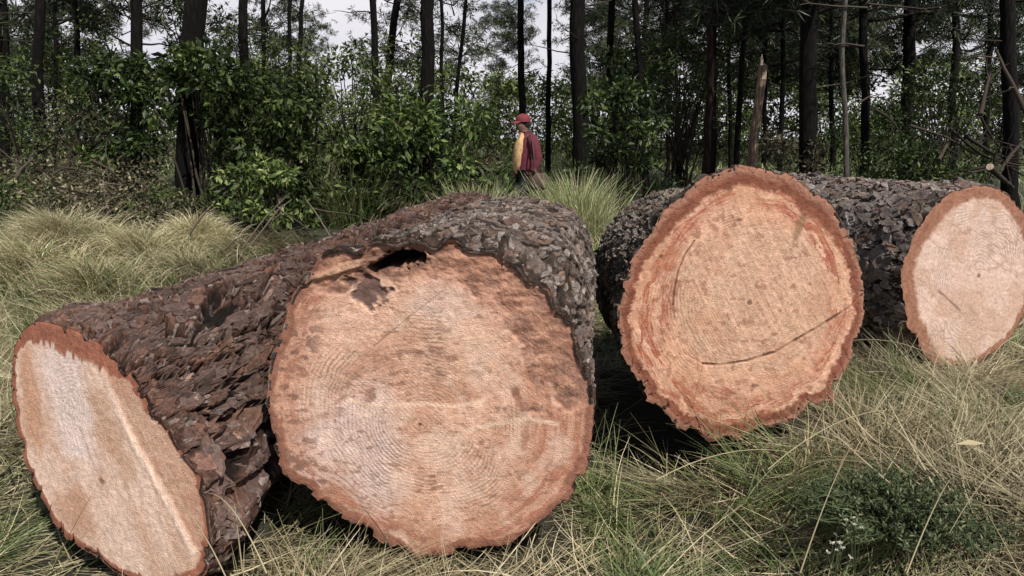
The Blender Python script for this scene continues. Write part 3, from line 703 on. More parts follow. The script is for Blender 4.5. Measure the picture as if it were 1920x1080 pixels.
def blade_mesh(name, W, rnd, mat, parent=None, loc=None):
    n, k = W.shape[:2]
    V = W.reshape(-1, 3)
    if loc is not None: V = V - np.asarray(loc)
    i = np.arange(n)[:, None] * k * 2 + np.arange(k - 1)[None] * 2
    F = np.stack([i, i + 1, i + 3, i + 2], -1).reshape(-1, 4)
    tipv = np.linspace(-.12, .12, k)[None, :, None] * np.ones((1, 1, 2))
    R = np.clip(rnd[:, None, None] + tipv, 0, 1).reshape(-1) if rnd.ndim == 1 else rnd.reshape(-1)
    return npmesh(name, V, F, mat, False, {'rnd': R}, parent, None if parent else loc)
def under_logs(R):
    m = np.zeros(len(R), bool)
    for C0, A, Ln, R0, R1, n, Cf in LOGS:
        d = R - C0; t = d @ A; h = d - t[:, None] * A; h[:, 2] = 0
        m |= (t > .03) & (t < Ln) & (np.linalg.norm(h, axis=1) < R0 * .93)
    return m
def keep_out(P, W, *arr):
    bad = inside_logs(P).any(1) | under_logs(P[:, 0])
    return (W[~bad],) + tuple(a[~bad] for a in arr)
def scatter(n, x0, x1, y0, y1, dens=None):
    x = rng.uniform(x0, x1, n); y = rng.uniform(y0, y1, n)
    if dens is not None:
        k = rng.uniform(size=n) < dens(x, y); x, y = x[k], y[k]
    return np.stack([x, y, gz(x, y)], 1)
def field(name, n, box, mat, L_, lean_, bend_, w_, flow=None, dens=None, rl=(0, .1), seg=6, rr=None):
    R = scatter(n, *box, dens); m = len(R); R[:, 2] += rng.uniform(rl[0], rl[1], m) - .01
    az = (flow(R[:, 0], R[:, 1]) if flow else 0) + rng.normal(size=m) * (1.0 if flow else 9)
    ln = rng.uniform(*L_, m); le = np.radians(rng.uniform(*lean_, m)); be = np.radians(rng.uniform(*bend_, m)); wd = rng.uniform(*w_, m)
    P, W = blades(R, az, ln, le, be, wd, seg)
    # lie on the ground instead of passing through it
    g = gz(W[..., 0], W[..., 1]); W[..., 2] = np.maximum(W[..., 2], g + .006 + .05 * rng.uniform(size=(m, 1, 1)) * 1.0)
    rn = rr(R[:, 0], R[:, 1]) if rr else rng.uniform(0, 1, m)
    W, rn = keep_out(P, W, rn)
    return blade_mesh(name, W, rn, mat)
patch = lambda x, y, s, k: fbm(x * s, y * s, 0, 3, k)
greenish = lambda x, y: ss(.42, .6, patch(x, y, 1.6, 901) + .55 * np.exp(-((x - .5) / .42) ** 2 - ((y - 2.2) / .6) ** 2) + .12 * (x < -1.2) - .10 * ss(.7, 1.1, x))
flowf = lambda x, y: (fbm(x * 1.1, y * 1.1, 0, 2, 911) - .5) * 9 + .6
rs = lambda x, y: np.clip(rng.normal(.66, .23, len(x)) + .5 * (patch(x, y, 2.3, 921) - .5), 0, 1)
near = lambda x, y: 1 - .3 * ss(1.6, 1.0, y)
hump = lambda x, y: np.exp(-((x + 3.4) / 2.2) ** 2 - ((y - 7) / 2.2) ** 2)
def front_clear(x, y):
    """no roots right against the sawn ends"""
    m = np.zeros(np.shape(x), bool)
    for C0, A, Ln, R0, R1, n, Cf in LOGS:
        dx, dy = x - C0[0], y - C0[1]; t = dx * A[0] + dy * A[1]; h = np.abs(-dx * A[1] + dy * A[0])
        m |= (t > -.16) & (t < Ln) & (h < R0 * .95)
    return m
def clumps(name, ncl, per, box, mat, L_, lean_, bend_, w_, spread, dens, seed, zr=.05, seg=6):
    r = np.random.default_rng(seed)
    c = np.stack([r.uniform(box[0], box[1], ncl), r.uniform(box[2], box[3], ncl)], 1)
    c = c[r.uniform(size=ncl) < dens(c[:, 0], c[:, 1])]; ncl = len(c)
    k = np.repeat(np.arange(ncl), per); m = len(k)
    caz = (flowf(c[:, 0], c[:, 1]) + r.normal(size=ncl) * 1.1); cln = r.uniform(.7, 1.25, ncl); cle = r.uniform(*lean_, ncl); crn = np.clip(r.normal(.58, .18, ncl) - .10 * ss(.7, 1.2, c[:, 0]), .1, .95)
    sp = spread * r.uniform(.5, 1.4, ncl)[k]
    x = c[k, 0] + r.normal(size=m) * sp; y = c[k, 1] + r.normal(size=m) * sp
    R = np.stack([x, y, gz(x, y) + r.uniform(-.01, zr, m)], 1)
    az = caz[k] + r.normal(size=m) * .38
    P, W = blades(R, az, r.uniform(*L_, m) * cln[k], np.radians(cle[k] + r.normal(size=m) * 12), np.radians(r.uniform(*bend_, m)), r.uniform(*w_, m), seg, r=r, wob=.18)
    g = gz(W[..., 0], W[..., 1]); W[..., 2] = np.maximum(W[..., 2], g + .004 + .045 * r.uniform(size=(m, 1, 1)))
    rn = np.clip(crn[k] + r.normal(size=m) * .14, 0, 1)
    bad = (front_clear(R[:, 0], R[:, 1]) if seed != 73 else R[:, 1] < 0) | (R[:, 1] < .8)
    W, rn, P = W[~bad], rn[~bad], P[~bad]
    W, rn = keep_out(P, W, rn)
    return blade_mesh(name, W, rn, mat)
FB = (-3.8, 3.8, .95, 5.6)
tag(clumps('dry_grass', 1500, 52, FB, M['straw'], (.18, .44), (64, 90), (-8, 34), (.0018, .0062), .045, lambda x, y: .15 + .85 * (1 - greenish(x, y)), 71),
    'matted clumps of dry straw grass covering the foreground around the logs', 'grass', kind='stuff')
tag(clumps('green_grass', 1100, 46, FB, M['green'], (.16, .38), (48, 82), (0, 50), (.0018, .0052), .05, lambda x, y: .10 + .9 * greenish(x, y), 72),
    'fine green grass growing through the straw between the logs', 'grass', kind='stuff')
tag(clumps('grass_thatch', 16000, 3, FB, M['straw'], (.10, .34), (70, 96), (-10, 20), (.0020, .005), .05, lambda x, y: .8 + 0 * x, 73, .02, 4),
    'thin fallen straws lying flat between the grass clumps', 'grass', kind='stuff')
tag(field('meadow_grass', 26000, (-14, 12, 5.2, 19), M['green'], (.15, .45), (20, 80), (10, 80), (.005, .011), flowf, lambda x, y: (.25 + .75 * patch(x, y, .8, 931)) * (1 - .6 * ss(-1.0, -2.2, x)), (0, .03), 4, rs),
    'mixed green and straw grass on the forest floor behind the logs', 'grass', kind='stuff')
tag(field('forest_grass', 26000, (-28, 28, 18, 48), M['green'], (.25, .6), (10, 60), (10, 70), (.015, .035), flowf, None, (0, .02), 3, rs),
    'thin pale grass far back between the trunks', 'grass', kind='stuff')

def tussock(x, y, n, L_, lean_, bend_, w_, label, mat='straw', rmean=.6, spread=.16, comb=None, r=None, dome=0.):
    r = r or rng
    z = float(gz(x, y)); root = empty('grass_tussock', (x, y, z))
    rad = np.abs(r.normal(size=n)) * spread; an = r.uniform(0, 2 * np.pi, n)
    R = np.stack([x + rad * np.sin(an), y + rad * np.cos(an), 0 * rad], 1); R[:, 2] = gz(R[:, 0], R[:, 1]) - .02
    az = an + r.normal(size=n) * .5
    R[:, 2] += dome * np.exp(-(rad / (spread * 1.1)) ** 2) * r.uniform(.75, 1.1, n)
    if comb is not None: az = comb + r.normal(size=n) * .75 if not dome else np.where(r.uniform(size=n) < .45, az, comb + r.normal(size=n) * .8)
    P, W = blades(R, az, r.uniform(*L_, n), np.radians(np.abs(r.normal(size=n)) * lean_), np.radians(r.uniform(*bend_, n)), r.uniform(*w_, n), 7)
    g = gz(W[..., 0], W[..., 1]); W[..., 2] = np.maximum(W[..., 2], g + .01)
    rn = np.clip(r.normal(rmean, .18, n), 0, 1); W, rn = keep_out(P, W, rn)
    k = r.uniform(size=len(rn)) < (.7 if mat == 'straw' else .3)
    blade_mesh('dry_blades', W[k], rn[k], M['straw'], root, root.location)
    blade_mesh('green_blades', W[~k], rn[~k], M['green'], root, root.location)
    return tag(root, label, 'tussock', 'tall grass tussocks')
def gpx(px, Y): return float(at(px, 300, Y)[0])
T = [(895, 8.9, 800, (.5, .9), 22, (10, 60), 'tall green and straw tussock just left of the man\'s legs', 'green', .72),
     (955, 8.4, 600, (.3, .58), 26, (10, 60), 'short pale tussock in front of the man\'s feet', 'green', .75),
     (1030, 8.6, 800, (.35, .62), 20, (10, 55), 'yellowish tussock just right of the man, below his bag', 'green', .72),
     (1085, 9.2, 1100, (.5, 1.02), 17, (10, 55), 'tallest feathery tussock at the foot of the thick dark trunk right of the man', 'green', .74),
     (1100, 8.8, 900, (.4, .75), 22, (10, 60), 'spreading pale tussock above the gap between the two big logs', 'green', .74),
     (1000, 7.6, 600, (.3, .5), 34, (20, 70), 'low straw tussock behind the top of the largest log', 'straw', .6),
     (1150, 6.4, 700, (.3, .55), 32, (20, 70), 'low pale tussock behind the notch between the two big logs', 'green', .66),
     (1185, 7.6, 600, (.3, .55), 32, (20, 70), 'low green tussock left of the scalloped log top', 'green', .55),
     (650, 10.6, 620, (.6, 1.1), 30, (20, 70), 'shaded tussock under the leafy shrub left of the man', 'green', .5),
     (740, 11.2, 420, (.5, .9), 24, (15, 60), 'dim green tussock at the foot of the straight dark trunk', 'green', .42)]
for px, Y, n, L_, le, be, lb, mt, rm in T:
    tussock(gpx(px, Y), Y, n, L_, le, be, (.007, .014), lb, mt, rm, .22)
# combed, collapsed tussocks at the left
TL = [(95, 7.3, 3600, 3.6, .62, 'big collapsed blond tussock at the left edge, combed towards the left', .32, .8, .13),
      (352, 8.0, 2400, 2.2, .5, 'blond tussock at the foot of the nearest dark trunk', .20, .82, .10),
      (240, 7.2, 1700, 3.9, .5, 'flattened pale tussock between the two blond tussocks', .30, .70, .08),
      (20, 6.3, 1800, 3.6, .55, 'low matted straw tussock at the left edge behind the leftmost log', .32, .62, .10),
      (150, 5.8, 1600, 4.2, .5, 'greenish matted tussock just behind the top of the leftmost log', .28, .58, .08),
      (430, 7.6, 1000, 3.4, .42, 'pale matted grass along the reddish bark below the leafy seedling', .30, .55, 0),
      (520, 8.0, 900, 3.2, .45, 'short matted grass behind the middle of the reddish log', .30, .5, 0),
      (330, 6.6, 1200, 4.0, .45, 'pale matted grass tussock along the top edge of the reddish log', .30, .66, .05)]
for px, Y, n, cb, ln, lb, spd, rm, dm in TL:
    tussock(gpx(px, Y), Y, n, (ln * .55, ln), 26, (55, 110), (.004, .009), lb, 'straw', rm, spd, cb, None, dm)

# long stray stalks
STK = MB()
def stalk(p0, p1, sag, w_, label, rnd=.66):
    w_ *= .75
    p0, p1 = np.array(p0), np.array(p1); t = np.linspace(0, 1, 10)[:, None]
    P = p0 + (p1 - p0) * t + np.array([0, 0, 1.]) * (sag * 4 * t * (1 - t))
    m = MB(); m.tube(P - p0, np.linspace(w_, w_ * .4, 10), 4, True, rnd)
    o = m.build('grass_stalk', M['straw'], None, True, True, tuple(p0))
    return tag(o, label, 'stalk', 'long dry grass stalks')
G = lambda px, py, d: cC + d * ray(px, py)
stalk(G(455, 1075, 1.75), G(440, 945, 1.85), 0, .003, 'upright broken dry stalk in the dark gap between the two left logs')
stalk(G(500, 1075, 1.7), G(392, 925, 1.95), .05, .0028, 'bent dry stalk leaning onto the rim of the leftmost log')
stalk(G(425, 1085, 1.65), G(330, 940, 1.9), .03, .0024, 'thin dry stalk crossing the slanting face of the leftmost log')
stalk(G(735, 1030, 1.95), G(678, 950, 2.12), .01, .0030, 'dark thin stalk against the lower left of the largest sawn face', .1)
stalk(G(1230, 900, 2.4), G(1490, 850, 2.6), .05, .003, 'long straw stalk arching under the scalloped log')
stalk(G(1440, 880, 2.2), G(1700, 770, 2.4), .06, .003, 'long straw stalk lying across the grass mound')
stalk(G(1590, 640, 3.5), G(1850, 735, 3.0), .08, .004, 'pale stalk lying in front of the rearmost log')
stalk(G(1500, 1075, 1.5), G(1600, 830, 1.9), .03, .0025, 'slanting stalk beside the feathery weed')
stalk(G(1700, 1075, 1.6), G(1780, 900, 1.8), .02, .0025, 'short stalk in the lower right straw')
stalk(G(1920, 860, 2.0), G(1780, 1000, 1.7), .06, .003, 'arching stalk at the lower right edge')

# ------------------------------------------------------------------ leaves
def leafset(P, axis, size, r, fold=.25, wr=.42, rnd=None, up=.4):
    """folded leaf blades: 6 verts, 2 quads each. axis: growth directions"""
    n = len(P); a = axis / (np.linalg.norm(axis, axis=1)[:, None] + 1e-9)
    nn = r.normal(size=(n, 3)); nn[:, 2] += up * 3
    sd = np.cross(a, nn); sd /= np.linalg.norm(sd, axis=1)[:, None] + 1e-9; up_ = np.cross(sd, a)
    size = np.broadcast_to(size, (n,))[:, None]; wd = size * wr
    m = P + a * size * .5 - up_ * size * .04; tip = P + a * size - up_ * size * .14
    V = np.stack([P, m + sd * wd * .5 + up_ * wd * fold, tip, m - sd * wd * .5 + up_ * wd * fold, m], 1)
    b = np.arange(n)[:, None] * 5
    F = np.concatenate([b + np.array([[0, 4, 1, 1]])[:, :3], b + np.array([[4, 2, 1]]), b + np.array([[0, 3, 4]]), b + np.array([[3, 2, 4]])])
    rn = r.uniform(size=n) if rnd is None else rnd
    return V.reshape(-1, 3), F, np.repeat(rn, 5)
def shrub(name, x, y, w_, h_, nblob, nleaf, size, mat, label, seed, base=0.0, stems=6, dark=0., group=None, cat='shrub', zb=None):
    r = np.random.default_rng(seed)
    z = float(gz(x, y)) if zb is None else zb
    root = empty(name, (x, y, z)); st = MB(); LV, LF, LR, n0 = [], [], [], 0
    for b in range(nblob):
        bx, by = r.uniform(-.5, .5, 2) * w_; t = r.uniform(0, 1) ** .8
        taper = 1 - .45 * t
        c = np.array([bx * taper, by * taper * .8, base + (h_ - base) * (.12 + .86 * t)])
        if b < stems or r.uniform() < .5:
            p0 = np.array([r.normal() * .06 * w_, r.normal() * .06 * w_, -.03]); tt = np.linspace(0, 1, 7)[:, None]
            mid = np.array([0, 0, 1.]) * h_ * .1
            st.tube(p0 + (c - p0) * tt + mid * 4 * tt * (1 - tt) * .5 + r.normal(size=(7, 3)) * .012, np.linspace(.016, .004, 7) * max(.6, h_ / 2), 5, False, r.uniform(0, .5))
        m = nleaf // nblob
        rad = w_ * r.uniform(.10, .2)
        d = r.normal(size=(m, 3)); d /= np.linalg.norm(d, axis=1)[:, None]
        P = c + d * rad * r.uniform(.15, 1, m)[:, None] ** .6 * np.array([1, 1, .75])
        ax = d + r.normal(size=(m, 3)) * .6; ax[:, 2] -= .15
        tone = r.uniform(-.22, .22) - dark
        V, F, R = leafset(P, ax, size * r.uniform(.55, 1.15, m), r, rnd=np.clip(r.beta(1.6, 2.4, m) + tone, 0, 1))
        LV.append(V); LF.append(F + n0); LR.append(R); n0 += len(V)
    npmesh('foliage', np.concatenate(LV), np.concatenate(LF), M[mat], False, {'rnd': np.concatenate(LR)}, root)
    st.build('stems', M['twig'], root)
    return tag(root, label, cat, group)

SH = [  # px, Y, w, h, blobs, leaves, size, mat, dark, leafless base, label
    (490, 9.9, 1.8, 2.2, 38, 3600, .14, 'leaf', .05, 0, 'dense dark glossy shrub right of the nearest dark trunk'),
    (240, 11.2, 1.6, 2.4, 30, 2600, .14, 'leaf', .08, 0, 'dark glossy shrub left of the nearest dark trunk'),
    (385, 10.0, 1.3, 2.45, 20, 1700, .14, 'leaf', .02, 1.25, 'tall dark shrub whose leaves hang in front of the nearest dark trunk'),
    (590, 10.6, 1.3, 2.2, 32, 2800, .115, 'leaf_light', -.06, 0, 'light green leafy shrub in the middle of the left thicket'),
    (668, 12.5, 1.9, 2.9, 30, 2600, .11, 'leaf_light', .0, 0, 'loose olive shrub behind the light green leafy shrub'),
    (815, 11.5, 2.1, 1.8, 34, 3000, .15, 'leaf', .0, 0, 'broad dark shrub around the straight dark trunk left of the man'),
    (735, 10.8, 1.3, 1.35, 22, 1700, .13, 'leaf', .1, 0, 'low dark shrub below the broad dark shrub'),
    (500, 9.0, .9, 1.0, 18, 900, .11, 'leaf_light', -.02, 0, 'small bright green sapling bush above the reddish log'),
    (432, 8.6, .6, .9, 10, 420, .10, 'leaf_light', -.12, 0, 'little leafy seedling at the foot of the dense dark shrub'),
    (165, 11.5, 2.4, 1.7, 34, 2600, .085, 'leaf_dry', .02, 0, 'dull olive undergrowth bush at the left'),
    (35, 13.0, 2.6, 2.5, 32, 2600, .10, 'leaf_light', .15, 0, 'dark bush at the far left edge'),
    (205, 9.8, 1.9, .85, 28, 1800, .075, 'leaf_dry', -.05, 0, 'withered low bush behind the blond tussocks'),
    (120, 8.7, 1.7, .62, 30, 1700, .07, 'leaf_dry', -.06, 0, 'tangled dry brush just behind the big collapsed tussock'),
    (275, 8.9, 1.2, .5, 22, 1100, .07, 'leaf_dry', .0, 0, 'low dull brush between the collapsed tussock and the nearest trunk'),
    (15, 8.6, 1.3, .7, 24, 1300, .07, 'leaf_light', .12, 0, 'low green brush at the left edge behind the straw'),
    (530, 15.5, 2.4, 3.5, 30, 1250, .12, 'leaf_light', .0, .8, 'tall airy olive shrub against the sky left of the light green shrub'),
    (400, 16.5, 2.2, 4.0, 30, 1250, .12, 'leaf_light', .06, 1.0, 'tall thin olive shrub behind the nearest dark trunk'),
    (748, 15.0, 2.0, 3.2, 30, 1700, .11, 'leaf_light', .02, .8, 'tall airy shrub beside the leaning pine'),
    (160, 16.0, 2.6, 3.7, 30, 1250, .12, 'leaf_light', .1, .8, 'tall dull shrub behind the slash at left'),
    (900, 15.0, 1.5, 2.0, 22, 1200, .10, 'leaf_light', .05, .3, 'pale shrub in the gap left of the man'),
    (60, 10.4, 2.2, .9, 28, 1800, .08, 'leaf_dry', -.08, 0, 'dry pale undergrowth at the left edge below the dark bush'),
    (265, 9.2, 1.2, .55, 18, 1000, .08, 'leaf_light', .05, 0, 'low green herb bush left of the trunk foot'),
    (1165, 10.8, 1.5, 2.0, 28, 2400, .12, 'leaf', .18, 0, 'dark broad leaved shrub right of the thick dark trunk'),
    (1190, 14, 1.7, 3.0, 30, 2400, .12, 'leaf', .2, 0, 'tall dark shrub behind the broad leaved one'),
    (1275, 19, 3.2, 4.0, 40, 3600, .13, 'leaf_light', .12, 0, 'rounded olive bush in the clearing between the trunks'),
    (1700, 10.8, 1.9, 1.2, 34, 2800, .085, 'leaf', .02, 0, 'low green bush behind the rearmost log'),
    (1760, 13.5, 2.4, 2.6, 34, 3000, .10, 'leaf', .12, 0, 'dark bush behind the brush pile'),
    (1480, 12.5, 1.3, 1.3, 22, 1500, .10, 'leaf_dry', .12, 0, 'thin brownish bush right of the broken snag'),
    (1625, 15, 2.2, 1.8, 26, 2000, .10, 'leaf', .15, 0, 'dark bush behind the pale thin trunk'),
    (885, 13.0, 1.2, 1.1, 18, 1300, .08, 'leaf_dry', .1, 0, 'brownish low bush left of the tall tussocks'),
    (910, 17.5, 1.6, 2.2, 24, 1700, .09, 'leaf_light', .2, 0, 'olive bush in the distance left of the man'),
]
for i, (px, Y, w_, h_, nb, nl, sz, mt, dk, bs, lb) in enumerate(SH):
    shrub('shrub', gpx(px, Y), Y, w_, h_, nb, nl, sz, mt, lb, 3000 + i, max(.05, bs), 7, dk)

# ------------------------------------------------------------------ pines
def crown(seed, z0, z1, rmax, nbr, ntuft, nl, nw, down=.0, nneed=13, kmin=.4):
    """needle tufts on limbs; returns (foliage mesh, limbs mesh), unlinked prototypes around the z axis"""
    r = np.random.default_rng(seed); lm = MB(); TP, TA = [], []
    for b in range(nbr):
        t = r.uniform() ** .9; h = z0 + (z1 - z0) * t; az = r.uniform(0, 2 * np.pi)
        ln = rmax * (.35 + .65 * np.sin(np.pi * min(1, .25 + .75 * (1 - t)) * .75)) * r.uniform(.55, 1.05)
        el = math.radians(r.uniform(-12, 28)) - down
        k = np.linspace(0, 1, 7)[:, None]; dr = np.array([math.cos(az) * math.cos(el), math.sin(az) * math.cos(el), math.sin(el)])
        P = np.array([0, 0, h]) + dr * ln * k + np.array([0, 0, 1]) * (k ** 2 * ln * r.uniform(-.1, .25)) + np.cumsum(r.normal(size=(7, 3)) * .035 * ln, 0) * k
        lm.tube(P, np.linspace(.032, .008, 7) * (.6 + rmax * .25), 4, False, r.uniform())
        for q in range(ntuft):
            kk = r.uniform(kmin, 1.02); j = min(5, int(kk * 6)); p = P[j] + (P[j + 1] - P[j]) * (kk * 6 - j)
            sd = r.normal(size=3) * np.array([1, 1, .55]); sd = sd / np.linalg.norm(sd) * ln * r.uniform(.04, .26)
            e = p + sd
            if q % 3 == 0: lm.tube(np.stack([p, (p + e) / 2 + r.normal(size=3) * .02, e]), [.008, .006, .004], 3, False, r.uniform())
            TP.append(e); TA.append(sd / np.linalg.norm(sd) + dr * .6 + np.array([0, 0, .35]))
    TP, TA = np.array(TP), np.array(TA); m = len(TP)
    d = TA[:, None] * .55 + r.normal(size=(m, nneed, 3)); d /= np.linalg.norm(d, axis=-1)[..., None]
    ln = nl * r.uniform(.6, 1.15, (m, nneed)); base = TP[:, None] + d * .02
    tip = base + d * ln[..., None]; tip[..., 2] -= .15 * ln
    s = np.cross(d, r.normal(size=(m, nneed, 3))); s /= np.linalg.norm(s, axis=-1)[..., None]
    md = (base + tip) / 2
    V = np.stack([base, md + s * nw / 2, tip, md - s * nw / 2], 2).reshape(-1, 3)
    F = np.arange(len(V)).reshape(-1, 4)
    tone = np.clip(r.beta(1.5, 2.2, m)[:, None] + r.normal(size=(m, nneed)) * .12, 0, 1)
    fo = npmesh('crown', V, F, M['needle'], False, {'rnd': np.repeat(tone.ravel(), 4)}, link=False)
    lb = lm.build('limbs', M['limb'], link=False)
    return fo, lb
CR = {'high': [crown(11 + i, 8.5, 15.0, 2.0, 26, 14, .26, .022) for i in range(2)],
      'low': [crown(31 + i, 3.0, 12.5, 2.5, 50, 16, .26, .022, .08) for i in range(3)],
      'young': [crown(51 + i, 1.6, 6.5, 1.3, 40, 12, .22, .018) for i in range(2)],
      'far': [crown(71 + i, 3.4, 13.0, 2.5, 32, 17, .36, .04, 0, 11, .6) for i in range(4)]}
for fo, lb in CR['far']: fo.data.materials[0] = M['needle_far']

def trunk(x, y, dx, dy, R, Hh, seed, mat, k=14, n=26, taper=.55):
    r = np.random.default_rng(seed)
    t = np.linspace(0, 1, n); z = t * Hh - .15 * (1 - t)
    wob = np.cumsum(r.normal(size=(n, 2)) * .006 * Hh / n * 8, 0); wob -= wob[:1]; wob -= np.outer(t, wob[-1])
    C = np.stack([dx * z + wob[:, 0], dy * z + wob[:, 1], z], 1)
    rad = R * (1 - taper * t) * (1 + .35 * np.exp(-z / .25))
    th = np.arange(k) / k * 2 * np.pi
    nz = fbm(np.cos(th)[None] * 2.2, np.sin(th)[None] * 2.2, z[:, None] * 1.5, 3, seed)
    rr = rad[:, None] * (1 + .25 * (nz - .5))
    V = np.stack([C[:, None, 0] + rr * np.cos(th), C[:, None, 1] + rr * np.sin(th), C[:, None, 2] + 0 * rr], -1)
    return V.reshape(-1, 3), gridfaces(n, k, True)
def pine(px_b, px_t, Y, wpx, crown_kind, ci, label, seed, mat='trunk', group='forest pines', Hh=13.5, cs=1.0, twigs=5, name='pine_tree'):
    """trunk passes px_b at the ground and px_t at the top edge of the picture"""
    r = np.random.default_rng(seed)
    x = gpx(px_b, Y); z = float(gz(x, Y)); top = at(px_t, 0, Y)
    bx = float(at(px_b, 340, Y)[0]); dx = (top[0] - bx) / max(top[2] - z, 1.) ; x = bx
    dpt = float((np.array([x, Y, z + 1]) - cC) @ cF)
    root = empty(name, (x, Y, z))
    V, F = trunk(0, 0, dx, 0, wpx / 2 * dpt / FPX * .95, Hh, seed, mat)
    npmesh('trunk', V, F, M[mat], True, None, root)
    if crown_kind:
        fo, lb = CR[crown_kind][ci % len(CR[crown_kind])]
        rz = r.uniform(0, 6.28)
        sx = math.atan(dx)
        for src in (fo, lb):
            c = src.copy(); COL.objects.link(c); c.parent = root; c.rotation_euler = (0, sx, rz) ; c.scale = (cs, cs, Hh / 13.5)
            c.rotation_euler = Euler((0, sx, 0)).to_matrix().to_4x4().to_3x3().__matmul__(Matrix.Rotation(rz, 3, 'Z')).to_euler()
    if twigs:
        for i in range(twigs):
            m = MB(); h = r.uniform(1.2, 5.0); a = r.uniform(0, 6.28); ln = r.uniform(.4, 1.3)
            t = np.linspace(0, 1, 6)[:, None]; d = np.array([math.cos(a), math.sin(a) * .7, r.uniform(-.15, .45)])
            P = np.array([dx * h, 0, h]) + d * ln * t + np.cumsum(r.normal(size=(6, 3)) * .035, 0) * t
            m.tube(P, np.linspace(.014, .004, 6), 4, False, r.uniform(.1, .6)); m.build('dead_branch', M['twig'], root)
    return tag(root, label, 'tree', group)
PT = [  # base px, px at top edge, Y, width px, crown, idx, label, mat
    (344, 364, 10.5, 46, 'high', 0, 'nearest thick dark pine trunk, rising out of the blond tussock at left', 'trunk'),
    (72, 75, 14, 22, 'high', 1, 'straight dark pine at far left behind the collapsed tussock', 'trunk'),
    (140, 138, 19, 12, 'high', 0, 'thin pine just right of the straight far left pine', 'trunk'),
    (106, 104, 23, 9, 'far', 0, 'very thin pine between the two far left pines', 'trunk'),
    (247, 256, 11.5, 24, 'high', 1, 'thick dark pine half hidden by the glossy shrub at left', 'trunk'),
    (468, 460, 15, 20, 'high', 0, 'dark pine behind the tall dark shrub', 'trunk'),
    (498, 497, 22, 10, 'high', 1, 'slim pine against the sky left of the twin slim pines', 'trunk'),
    (548, 551, 24, 9, 'high', 0, 'left one of twin slim pines behind the light green shrub', 'trunk'),
    (562, 565, 23, 10, 'high', 1, 'right one of twin slim pines behind the light green shrub', 'trunk'),
    (703, 694, 14.5, 15, 'high', 0, 'upright slim pine left of the leaning pine', 'trunk'),
    (704, 740, 16.5, 17, 'high', 1, 'pine leaning to the right beside the upright slim pine', 'trunk'),
    (792, 797, 12, 29, 'high', 0, 'strong straight dark pine rising from the broad dark shrub', 'trunk'),
    (832, 830, 22, 8, 'high', 1, 'thin pine just right of the strong straight pine', 'trunk'),
    (846, 876, 26, 9, 'high', 0, 'thin leaning pine against the pale sky gap', 'trunk'),
    (984, 970, 18, 15, 'high', 1, 'dark pine right behind the man', 'trunk'),
    (1024, 1028, 20, 11, 'high', 0, 'slim pine right of the man behind the tussocks', 'trunk'),
    (1086, 1089, 13.0, 33, 'high', 1, 'thick dark pine standing behind the tallest tussock', 'trunk'),
    (1148, 1151, 18, 15, 'high', 0, 'pine rising behind the dark broad leaved shrub', 'trunk'),
    (1215, 1194, 13.5, 14, 'high', 1, 'pine leaning slightly left of the clearing', 'trunk'),
    (1322, 1326, 14.5, 15, 'low', 0, 'left trunk of a close dark pair behind the scalloped log', 'trunk_brown'),
    (1338, 1342, 14.8, 14, 'low', 2, 'right trunk of a close dark pair behind the scalloped log', 'trunk'),
    (1369, 1364, 20, 9, 'low', 1, 'thin pine left of the broken snag', 'trunk'),
    (1384, 1388, 17, 12, 'low', 2, 'dark pine directly beside the broken snag', 'trunk'),
    (1466, 1462, 17, 10, 'low', 0, 'thin pine between the snag and the widest dark trunk', 'trunk'),
    (1523, 1527, 12.5, 36, 'low', 1, 'widest dark pine trunk in the right half of the forest', 'trunk'),
    (1622, 1618, 14, 17, 'low', 2, 'dark pine just right of the pale thin trunk', 'trunk'),
    (1700, 1703, 15, 26, 'low', 0, 'thick pine behind the low green bush at right', 'trunk'),
    (1786, 1790, 15, 16, 'high', 1, 'dark pine against the sky gap at right', 'trunk'),
    (1906, 1898, 12, 30, 'low', 2, 'dark pine at the right edge of the picture', 'trunk'),
    (1268, 1262, 23, 7, 'young', 0, 'right one of two saplings in the clearing', 'trunk_brown'),
    (1249, 1252, 22, 7, 'young', 1, 'left one of two saplings in the clearing', 'trunk_brown'),
    (1560, 1556, 24, 10, 'low', 1, 'far pine glimpsed between the widest trunk and the pale trunk', 'trunk'),
    (1430, 1434, 24, 9, 'low', 2, 'far pine glimpsed just right of the broken snag', 'trunk'),
    (15, 12, 15, 20, 'young', 1, 'dark bushy pine at the left edge of the picture', 'trunk'),
    (1845, 1850, 20, 12, 'low', 0, 'dark pine behind the brush pile at right', 'trunk'),
]
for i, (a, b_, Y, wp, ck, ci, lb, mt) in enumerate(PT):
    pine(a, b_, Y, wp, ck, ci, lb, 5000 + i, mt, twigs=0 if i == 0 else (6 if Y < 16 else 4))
# pale thin trunk with dead side branches
pale = pine(1597, 1594, 10.5, 11, None, 0, 'pale thin bare trunk with dead horizontal branches', 6001, 'trunk_pale', twigs=0, Hh=9)
for h, a, ln, up in [(3.0, 3.3, 1.0, .05), (3.05, -.2, 1.0, -.12), (2.5, 3.25, .5, .1), (1.75, .3, .35, .35), (3.7, 2.9, .8, .2), (4.1, .3, .9, .25)]:
    t = np.linspace(0, 1, 8)[:, None]; r_ = np.random.default_rng(int(h * 100))
    m = MB(); m.tube(np.array([0, 0, h]) + np.array([math.cos(a), math.sin(a) * .4, up]) * ln * t + np.cumsum(r_.normal(size=(8, 3)) * .02, 0) * t, np.linspace(.016, .005, 8), 5, False, .55)
    m.build('dead_branch', M['twig'], pale)
